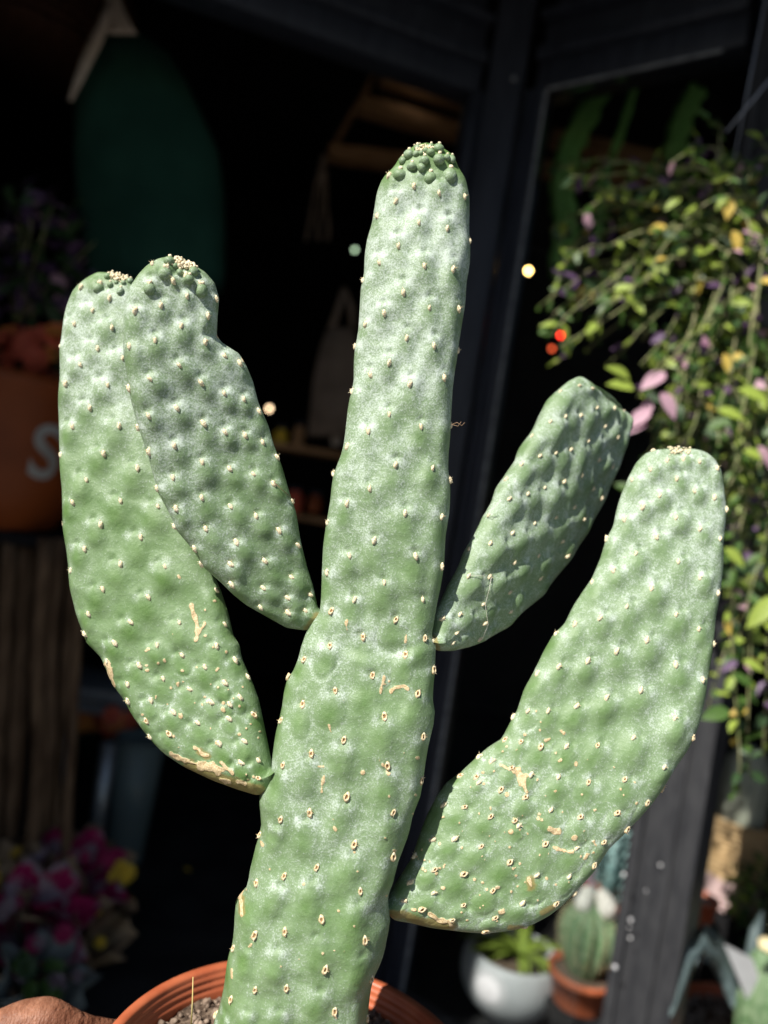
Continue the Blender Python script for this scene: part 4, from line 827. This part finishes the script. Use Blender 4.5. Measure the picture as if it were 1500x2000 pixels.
sh = thing('plank_shelf', 'dark plank shelf carrying the orange bucket at the left edge', 'shelf', P(30, 1050, 2.25))
q = P(0, 1033, 2.25); MB().box((q.x - .08, 2.25, bc.z - .018), (.60, .36, .034), bev=.004).build('shelf_board', M['dark'], sh, smooth='auto')
for sx in (-.36, .2): MB().box((q.x - .08 + sx * .95, 2.36, (bc.z - .036) / 2 + .002), (.03, .03, bc.z - .04)).build('leg', M['dark'], sh, smooth=False)
# bundle of brown poles
for k, (x0, x1, w) in enumerate(((-20, -60, 26), (22, -12, 24), (58, 20, 30), (90, 62, 22), (118, 78, 27), (150, 104, 20), (165, 130, 16))):
    d = 2.05 + .04 * (k % 3); a = P(x0, 1000, d); b = P(x1, 1640, d); u = (b - a); a = a + u * .08; b = b + u * ((b.z) / -u.z if u.z else 0)
    side = ('at the left frame edge', 'second from the left edge', 'third from the left edge, the thickest', 'fourth from the left edge', 'fifth from the left edge', 'sixth from the left edge', 'the thinnest, nearest the cactus')[k]
    pts = curve3(a, b, 0, .02, 12); o = MB().tube(pts, [px(w, d) * .62 * (1 + .12 * mnoise.noise(Vector((i * .9, k * 7, 0)))) for i in range(13)], 10).build('wooden_pole', M['pole'], None, b); tag(o, 'upright brown wooden pole in the dim bundle, ' + side, 'pole', 'brown poles standing at the left')
# grey trestle with orange flowers, zinc vases
tb = thing('grey_bench', 'grey metal bench top beyond the brown poles', 'bench', P(230, 1700, 2.9))
a = P(215, 1340, 2.9); MB().box(a, (.36, .30, .045), bev=.005).build('bench_top', M['greyshelf'], tb, smooth='auto'); MB().box(a + Vector((0, -.152, -.045)), (.34, .012, .04)).build('apron', M['greyshelf'], tb, smooth=False)
for sx in (-.16, .16): MB().tube([a + Vector((sx, .1, -.02)), Vector((a.x + sx, a.y + .1, .005))], .012, 8).build('leg', M['greyshelf'], tb)
flowers('orange_flowers', 'dim row of orange flowers under the grey bench', (205, 1405), (60, 26), 16, .04, ['orangepetal', 'redpetal'], 2.75)
def vase(label, x, y0, y1, w0, w1, d, mt='vase'):
    t_, b_ = P(x, y0, d), P(x - (y1 - y0) * .12, y1, d); H = t_.z - b_.z; o = thing('tall_vase', label, 'vase', b_, 'tall vases on the shop floor')
    MB().lathe([(px(w1, d), 0), (px(w1, d) * 1.05, .01), (px(w0, d) * .9, H * .55), (px(w0, d), H), (px(w0, d) * .9, H), (px(w0, d) * .8, H * .5), (px(w1, d) * .85, .02)], b_, 32).build('vase_body', M[mt], o)
    MB().tube([b_ + Vector((px(w0, d) * 1.02 * math.cos(a), px(w0, d) * 1.02 * math.sin(a), H)) for a in np.linspace(0, 6.2832, 25)], .004, 6).build('rim', M[mt], o)
vase('slim zinc vase catching light left of the lower scarred pad', 202, 1455, 1760, 17, 10, 2.5, 'zinc')
vase('wide cloudy glass vase beside the slim zinc one', 265, 1440, 1720, 48, 36, 2.6)
# bouquets wrapped in paper
def bouquet(label, cen, w, h, d, paper, fl, tilt=(0, 0), nf=10, grp='wrapped bouquets at the lower left'):
    c = P(*cen, d); W_, H_ = px(w, d), px(h, d); o = thing('wrapped_bouquet', label, 'bouquet', c - Vector((0, 0, H_)), grp); rot = rotm(R_(tilt[0]), R_(tilt[1]), random.random()); n = 40
    base = c - rot @ Vector((0, 0, H_)); vs = []; kk = 9; ph = random.random() * 6
    for i in range(kk + 1):
        t = i / kk; r = W_ * (.18 + .82 * t ** .9)
        for j in range(n):
            a = 2 * math.pi * j / n; f = 1 + (.05 + .13 * t) * math.sin(7 * a + ph) * (1 if j % 2 else .8) + .06 * math.sin(13 * a + 3 * t); z = H_ * t * (1 + .10 * t * math.sin(4 * a + ph) + .06 * t * math.sin(9 * a))
            vs.append(base + rot @ Vector((r * f * math.cos(a), r * f * math.sin(a), z)))
    inn = [base + (v - base) * .965 + rot @ Vector((0, 0, .004)) for v in vs]; m0 = len(vs)
    fs = [(i * n + j, i * n + (j + 1) % n, (i + 1) * n + (j + 1) % n, (i + 1) * n + j) for i in range(kk) for j in range(n)]; fs2 = [tuple(m0 + v for v in f[::-1]) for f in fs]; lip = [(kk * n + j, kk * n + (j + 1) % n, m0 + kk * n + (j + 1) % n, m0 + kk * n + j) for j in range(n)]
    MB().add(vs + inn, fs + fs2 + lip).build('paper_wrap', M[paper], o)
    if paper == 'tissue':
        ow = [base + rot @ (lambda q_: Vector((q_.x * 1.2 + .012 * math.sin(i_), q_.y * 1.2, q_.z * .93 - .006)))(rot.transposed() @ (v - base)) for i_, v in enumerate(vs)]; iw = [base + (v - base) * .985 for v in ow]
        MB().add(ow + iw, fs + fs2 + lip).build('outer_wrap', M['kraft'], o)
    for k in range(nf):
        a = random.uniform(0, 6.28); r = W_ * .72 * math.sqrt(random.random()); q = base + rot @ Vector((r * math.cos(a), r * math.sin(a), H_ * random.uniform(.95, 1.12))); mb = MB(); R0_ = random.uniform(.014, .027); ax = (rot @ Vector((random.gauss(0, .3), random.gauss(0, .3) - .5, 1))).normalized(); B_ = basis(ax)
        for ring in range(2):
            for j in range(8):
                an = 2 * math.pi * (j + ring * .5) / 8; y = (B_ @ Vector((math.cos(an), math.sin(an), .3 + ring * .7))).normalized(); zz = (ax - y * ax.dot(y)).normalized(); mb.leaf(q, Matrix((y.cross(zz), y, zz)).transposed(), R0_ * (1 - .3 * ring), R0_ * .7, .2, .2, n=3)
        mb.blob(q + ax * R0_ * .2, R0_ * .25, sub=1); mb.build('bloom', M[random.choice(fl)], o, q); MB().tube([q, base + rot @ Vector((0, 0, H_ * .1))], .003, 5).build('stalk', M['leafd'], o)
    return o
bouquet('kraft paper bouquet with violet and pale flowers behind the magenta wrapped ones', (110, 1660), 95, 150, 2.25, 'kraft', ['violet', 'palepink', 'violet', 'palepink'], (8, 6), 8)
bouquet('upper magenta printed bouquet in crumpled kraft paper at the lower left', (150, 1705), 95, 130, 2.02, 'tissue', ['magenta', 'palepink', 'magenta'], (25, 18), 4)
bouquet('front magenta printed bouquet lying lowest at the lower left', (70, 1790), 110, 150, 1.85, 'tissue', ['magenta', 'palepink', 'magenta'], (28, -10), 5)
bouquet('open kraft paper cone spilling yellow flowers beside the magenta bouquets', (205, 1815), 60, 120, 1.95, 'kraft', ['yellow', 'kraft'], (20, 30), 3)
bouquet('kraft paper bouquet with yellow flowers at the far left edge', (10, 1700), 80, 130, 2.0, 'kraft', ['yellow', 'orangepetal'], (18, -8), 8)
bouquet('frosted cellophane bouquet just above the hand', (95, 1900), 90, 120, 1.75, 'cellophane', ['palepink', 'leafd', 'leaf'], (20, 4), 12)
flowers('yellow_flowers', 'few small yellow flowers on the dark floor right of the bouquets', (240, 1705), (18, 12), 5, .024, ['yellow'], 2.1)
flowers('yellow_flowers', 'faint fallen yellow flowers near the centre of the dark doorway', (372, 1706), (16, 7), 3, .018, ['yellow'], 2.6)
# middle of the dark shop
tt = thing('hanging_tote', 'dim beige cotton tote hanging in the dark shop left of the stem', 'bag', P(640, 830, 2.9))
strip([(640, 690, 640), (625, 700, 680), (612, 705, 740), (606, 702, 800), (600, 700, 850)], 2.9, 'beige', 'bag_body', tt, .05)
strip([(668, 676, 560), (655, 668, 600), (640, 655, 640)], 2.89, 'beige', 'strap', tt); strip([(668, 676, 560), (680, 692, 600), (684, 694, 640)], 2.89, 'beige', 'strap', tt)
mc = thing('macrame_hanger', 'pale knotted cord hanger in the dark left of the stem tip', 'hanger', P(625, 470, 2.9))
for (a, b) in ((630, 598), (632, 622), (634, 640)): MB().tube(curve3(P(a, 300, 2.9), P(b, 470, 2.9), 0, .01, 8), .006, 6).build('cord', M['beige'], mc)
MB().blob(P(631, 345, 2.9), (.018, .018, .03), sub=2, rough=.2, fr=2).build('knot', M['beige'], mc)
sh2 = thing('display_shelf', 'brown wooden shelf in the dark shop between the notched pad and the stem', 'shelf', P(590, 1010, 3.0))
for y in (880, 1010): MB().box(P(590, y, 3.0), (.5, .2, .02)).build('shelf_board', M['plank'], sh2, smooth=False)
for sx in (-.24, .24): MB().box(P(590, 945, 3.0) + Vector((sx, 0, 0)), (.02, .2, .32)).build('side_panel', M['plank'], sh2, smooth=False)
for k, (x, y, r, h, mt, nm) in enumerate(((545, 872, 14, 34, 'yellow', 'small yellow jar on the upper board of the brown shelf'), (580, 872, 12, 40, 'plank', 'brown jar in the middle of the upper board of the brown shelf'), (655, 870, 10, 32, 'cream', 'pale jar on the right of the brown shelf'), (570, 1002, 18, 44, 'redpetal', 'dim red jar on the lower board of the brown shelf'), (612, 1002, 14, 36, 'orange', 'dim orange jar beside the red one'))):
    q = P(x, y, 2.95); r = px(r, 2.95); h = px(h, 2.95); o = thing('jar', nm, 'jar', q, 'jars on the brown shelf'); MB().lathe([(r * .9, 0), (r, .006), (r, h * .75), (r * .7, h * .88), (r * .7, h)], q, 20).build('jar_body', M[mt], o); MB().lathe([(r * .78, 0), (r * .8, .01), (r * .7, .014)], q + Vector((0, 0, h + .001)), 20).build('lid', M['black'], o)

# ------------------------------------------------------------------ pots behind the window, in the sun
def rim_pot(name, label, c, r, h, mt, soil_='soil', cat='pot', taper=.74, grp='small terracotta pots behind the window'):
    o = thing(name, label, cat, c, grp)
    MB().lathe([(r * taper, 0), (r * (taper + .02), .004), (r * .93, h * .78), (r, h * .79), (r * 1.01, h * .97), (r, h), (r * .93, h), (r * .9, h * .85), (r * .6, h * .8)], c, 48).build('pot_shell', M[mt], o)
    mb = MB(); mb.lathe([(r * .9, h * .84), (r * .6, h * .87), (.004, h * .89)], c, 24); mb.build('soil', M[soil_], o)
    return o
bq = P(985, 1975, 2.05); bq.z = .03
st_ = struct('floor_step', slab(.10, 1.6, 1.99, 3.0, .004, .03), M['floor'])
rb = px(98, 2.05); bowl = thing('round_bowl', 'pale grey round bowl pot behind the window left of the black post', 'pot', bq)
mb = MB(); prof = [(rb * .45, 0)] + [(rb * math.sin(a), rb * (.88 - .88 * math.cos(a) * 1.0)) for a in np.linspace(.48, 2.05, 16)]
prof = [(r, z_) for r, z_ in prof]; top = prof[-1]; prof += [(top[0] * .95, top[1] + .002), (top[0] * .92, top[1] - .02), (rb * .6, top[1] - .04)]
mb.lathe(prof, bq, 56).build('bowl_shell', M['greypot'], bowl); MB().lathe([(top[0] * .9, top[1] - .025), (.004, top[1] - .018)], bq, 32).build('soil', M['soil'], bowl)
def blades(name, label, c, n, L, mt, spread, cat='plant', w=.16, zmin=.4, grp=None):
    o = thing(name, label, cat, c, grp); me = [leaf_mesh(1., w, .3, .5, mt, 8), leaf_mesh(1., w, .6, .4, mt, 8)]
    for k in range(n):
        a = random.uniform(0, 6.28); y = Vector((math.cos(a) * spread, math.sin(a) * spread, random.uniform(zmin, 1.))).normalized(); z = Vector((-y.x, -y.y, .8)); z = (z - y * z.dot(y)).normalized()
        place(random.choice(me), 'leaf', o, c, Matrix((y.cross(z), y, z)).transposed(), L * random.uniform(.6, 1.1))
    return o
blades('strappy_plant', 'bright green strappy plant growing in the pale grey bowl', bq + Vector((.02, 0, top[1] - .015)), 26, .15, 'leafy', 1.0, w=.17)
# barrel cactus
kp = P(1120, 2015, 1.93); kp.z = .16; kr = px(66, 1.93)
pl = thing('plant_stand', 'low dark wooden stand under the barrel cactus pot', 'stand', Vector((kp.x, kp.y, .03)))
MB().box((kp.x + .05, kp.y + .02, .145), (.26, .20, .028), bev=.004).build('stand_top', M['dark'], pl, smooth='auto')
for sx in (-1, 1):
    for sy in (-1, 1): MB().box((kp.x + .05 + sx * .11, kp.y + .02 + sy * .08, .0805), (.02, .02, .099)).build('leg', M['dark'], pl, smooth=False)
rim_pot('small_pot', 'small terracotta pot holding the ribbed barrel cactus by the black post', kp, kr, .085, 'terracotta')
bcac = thing('barrel_cactus', 'ribbed green barrel cactus with straw spines and white woolly crown by the black post', 'cactus', kp + Vector((0, 0, .065))); hb = .185
mb = MB(); prof = [(kr * .80 * math.sin(min(1, .25 + t * 1.2) * math.pi * .5) * (1 if t < .62 else math.sqrt(max(0.02, 1 - ((t - .62) / .40) ** 2))), hb * t) for t in np.linspace(0, 1, 18)]
mb.lathe(prof, kp + Vector((0, 0, .065)), 96, wob=lambda a, z: 1 + .085 * math.cos(14 * a)).build('ribbed_body', M['cactus2'], bcac)
sp = MB()
for j in range(14):
    for i in range(5, 17):
        a = 2 * math.pi * j / 14; q = kp + Vector((prof[i][0] * 1.08 * math.cos(a), prof[i][0] * 1.08 * math.sin(a), .065 + prof[i][1]))
        for _ in range(4): sp.tube([q, q + Vector((math.cos(a) + random.gauss(0, .6), math.sin(a) + random.gauss(0, .6), random.gauss(.3, .6))).normalized() * .012], [.0007, .0002], 3)
tag(sp.build('spines', M['spine'], bcac), kind='stuff')
for (dx, dy, r) in ((-.03, -.01, .021), (.026, -.02, .024), (.03, .03, .018), (-.01, .03, .02)): MB().blob(kp + Vector((dx, dy, .065 + hb + .004)), (r, r, r * 1.3), sub=3, rough=.25, fr=3).build('wool_tuft', M['fuzz'], bcac)
# teal succulent with a pink flower
sp_ = P(1176, 1815, 2.18); rim_pot('small_pot', 'terracotta pot under the pale blue-green succulent behind the black post', sp_, px(50, 2.18), .10, 'terracotta')
ped = thing('plant_stand', 'slim dark pedestal behind the black post carrying the succulent pot', 'stand', Vector((sp_.x, sp_.y, .03))); MB().lathe([(.05, 0), (.05, .01), (.02, .02), (.02, sp_.z - .055), (.075, sp_.z - .045), (.075, sp_.z - .031)], Vector((sp_.x, sp_.y, .0305)), 32).build('pedestal', M['dark'], ped)
sc_ = thing('blue_succulent', 'pale blue-green succulent column with pink flower behind the black post', 'succulent', sp_ + Vector((0, 0, .085)))
for k in range(70):
    t = k / 70; a = k * 2.4; q = sp_ + Vector((.03 * math.cos(a), .03 * math.sin(a), .09 + .19 * t)); y = Vector((math.cos(a), math.sin(a), .5 + t)).normalized(); z = Vector((-y.x, -y.y, 1)); z = (z - y * z.dot(y)).normalized()
    if k == 0: sml = leaf_mesh(1., .5, .0, .4, 'teal', 4)
    place(sml, 'leaf', sc_, q, Matrix((y.cross(z), y, z)).transposed(), .04 * (1 - .4 * t))
MB().tube([sp_ + Vector((0, 0, .08)), sp_ + Vector((0, 0, .29))], [.02, .010], 8).build('stem', M['teal'], sc_)
q = P(1150, 1713, 2.12); mb = MB()
for j in range(6): mb.leaf(q, rand_rot(Vector((math.cos(j), -.3, math.sin(j)))), .035, .022, .1, .3, n=3)
mb.build('flower', M['leafk'], sc_, q)
# rope wrapped vase with a pale column cactus
rv = P(1420, 1765, 2.40); rv.z = max(.12, rv.z); H_ = P(1420, 1590, 2.40).z - rv.z; rr0 = px(62, 2.40)
vz = thing('rope_vase', 'jute rope wrapped vase with pink lower bands right of the black post', 'vase', rv)
for k in range(17):
    zz = rv.z + H_ * (k + .5) / 17; t = k / 17; r = rr0 * (.78 + .26 * t); pts = [Vector((rv.x + .012 * t * 0 + r * math.cos(a), rv.y + r * math.sin(a), zz + .0012 * math.sin(3 * a + k))) for a in np.linspace(0, 6.2832, 41)]
    MB().tube(pts, H_ / 17 * .50, 8).build('rope_coil', M['ropepink'] if k < 6 else M['rope'], vz)
MB().lathe([(rr0 * .66, 0), (rr0 * .70, .002), (rr0 * .92, H_ - .004), (rr0 * .86, H_ - .004), (rr0 * .6, .03)], rv, 32).build('vase_body', M['plank'], vz)
std = thing('plant_stand', 'dark block stand under the rope wrapped vase', 'stand', Vector((rv.x, rv.y, .03))); MB().box((rv.x, rv.y, (.0305 + rv.z - .001) / 2), (.17, .17, rv.z - .0325), bev=.004).build('block', M['dark'], std, smooth='auto')
pcx = thing('column_cactus', 'pale grey-green column cactus standing in the rope wrapped vase', 'cactus', rv + Vector((0, 0, H_ * .5)))
MB().lathe([(rr0 * .60, .03), (rr0 * .66, H_), (rr0 * .68, H_ + .10), (rr0 * .62, H_ + .17), (rr0 * .40, H_ + .21), (.005, H_ + .225)], rv, 64, wob=lambda a, z: 1 + .05 * math.cos(9 * a)).build('column', M['palestem'], pcx)
bush('leafy_shrub', 'dark leafy shrub with small bright shoots at the right edge below the rope vase', (1495, 1770), (60, 90), 200, .035, ['leafd', 'leaf', 'leafy'], 2.2, 60, wgt=[5, 3, 1])
bush('leafy_shrub', 'thin bright green shoots between the rope vase and the right edge', (1442, 1745), (16, 50), 40, .03, ['leafy', 'leaf'], 2.2, 30, wgt=[1, 1])
# agave and planter at the lower right corner
ag = P(1385, 1990, 1.80); ag.z = .10
tr_ = thing('planter_tray', 'wide terracotta planter with dark gravelly soil in the lower right corner', 'planter', P(1470, 2060, 1.80)); tc_ = Vector((WL[tr_.name].x + .03, 1.80 + .05, .12))
MB().lathe([(.17, -.10), (.175, -.095), (.205, .05), (.212, .052), (.212, .072), (.203, .072), (.195, .05), (.17, .03)], tc_, 64).build('planter_shell', M['terracotta'], tr_)
MB().lathe([(.194, .045), (.10, .052), (.004, .055)], tc_, 40).build('soil', M['soil'], tr_); mb = MB()
for _ in range(700):
    a = random.uniform(0, 6.28); r = .19 * math.sqrt(random.random()); s_ = random.uniform(.003, .008); mb.blob(tc_ + Vector((r * math.cos(a), r * math.sin(a), .052)), (s_, s_, s_ * .7), rotm(random.random(), random.random(), 0), 1, .5, 2)
tag(mb.build('gravel', M['gravel'], tr_), kind='stuff')
agv = thing('agave', 'grey-green agave with broad arching blades in the corner planter', 'agave', tc_ + Vector((-.05, .02, .05)))
def blade(pts, w, par, mt='agave'):
    m_ = MB(); n = len(pts); vs = []
    for i, (x, y, d) in enumerate(pts):
        c = P(x, y, d); t = i / (n - 1); tan = (P(*pts[min(i + 1, n - 1)]) - P(*pts[max(i - 1, 0)])).normalized(); s_ = tan.cross(Vector((.2, -1, .2))).normalized(); ww = px(w, 1.8) * .5 * (math.sin(math.pi * (.18 + .80 * t)) ** .7); nn = s_.cross(tan)
        vs += [c - s_ * ww, c + nn * ww * .4, c + s_ * ww, c - nn * .006 + nn * ww * .4]
    fs = []
    for i in range(n - 1):
        for j in range(4): fs.append((i * 4 + j, i * 4 + (j + 1) % 4, (i + 1) * 4 + (j + 1) % 4, (i + 1) * 4 + j))
    fs += [(0, 1, 2, 3), tuple((n - 1) * 4 + j for j in (3, 2, 1, 0))]
    m_.add(vs, fs).build('blade', M[mt], par)
blade([(1440, 1960, 1.85), (1425, 1910, 1.82), (1405, 1865, 1.8), (1385, 1825, 1.78), (1375, 1805, 1.78)], 50, agv)
blade([(1440, 1960, 1.85), (1400, 1870, 1.76), (1370, 1845, 1.70), (1345, 1870, 1.66), (1330, 1920, 1.64), (1310, 1985, 1.62)], 44, agv)
blade([(1450, 1950, 1.88), (1470, 1880, 1.86), (1480, 1820, 1.88), (1490, 1780, 1.9)], 44, agv)
cz = P(1492, 1935, 1.80)
pc2 = thing('small_cactus', 'small pale mint cactus at the right edge of the corner planter', 'cactus', Vector((cz.x, cz.y, tc_.z + .05))); hh_ = max(.10, P(1490, 1845, 1.80).z - (tc_.z + .05))
MB().lathe([(.030, 0), (.048, .02), (.052, hh_ * .5), (.045, hh_ * .8), (.025, hh_ * .95), (.004, hh_)], Vector((cz.x, cz.y, tc_.z + .05)), 60, wob=lambda a, z: 1 + .07 * math.cos(11 * a)).build('ribbed_body', M['cactus2'], pc2)
MB().blob(Vector((cz.x, cz.y, tc_.z + .05 + hh_)), (.03, .03, .016), sub=2, rough=.3, fr=3).build('wool_tuft', M['spine'], pc2)
sg = thing('plant_label', 'pale grey plastic plant label leaning in the corner planter', 'label', P(1450, 1940, 1.76)); MB().add([P(1413, 1843, 1.76), P(1470, 1872, 1.76), P(1500, 1960, 1.78), P(1460, 1955, 1.78), P(1413, 1843, 1.764), P(1470, 1872, 1.764), P(1500, 1960, 1.784), P(1460, 1955, 1.784)], [(0, 1, 2, 3), (7, 6, 5, 4), (0, 4, 5, 1), (1, 5, 6, 2), (2, 6, 7, 3), (3, 7, 4, 0)]).build('tag', M['greypot'], sg, smooth=False)
sp2 = P(1362, 1800, 2.12); rim_pot('small_pot', 'small terracotta pot half hidden behind the black post below the rope vase', sp2, px(34, 2.12), .07, 'terracotta', 'gravel')
std2 = thing('plant_stand', 'thin dark pedestal under the half hidden small pot', 'stand', Vector((sp2.x, sp2.y, .03))); MB().lathe([(.05, 0), (.05, .01), (.018, .02), (.018, sp2.z - .055), (.06, sp2.z - .045), (.06, sp2.z - .0315)], Vector((sp2.x, sp2.y, .0305)), 24).build('pedestal', M['dark'], std2)
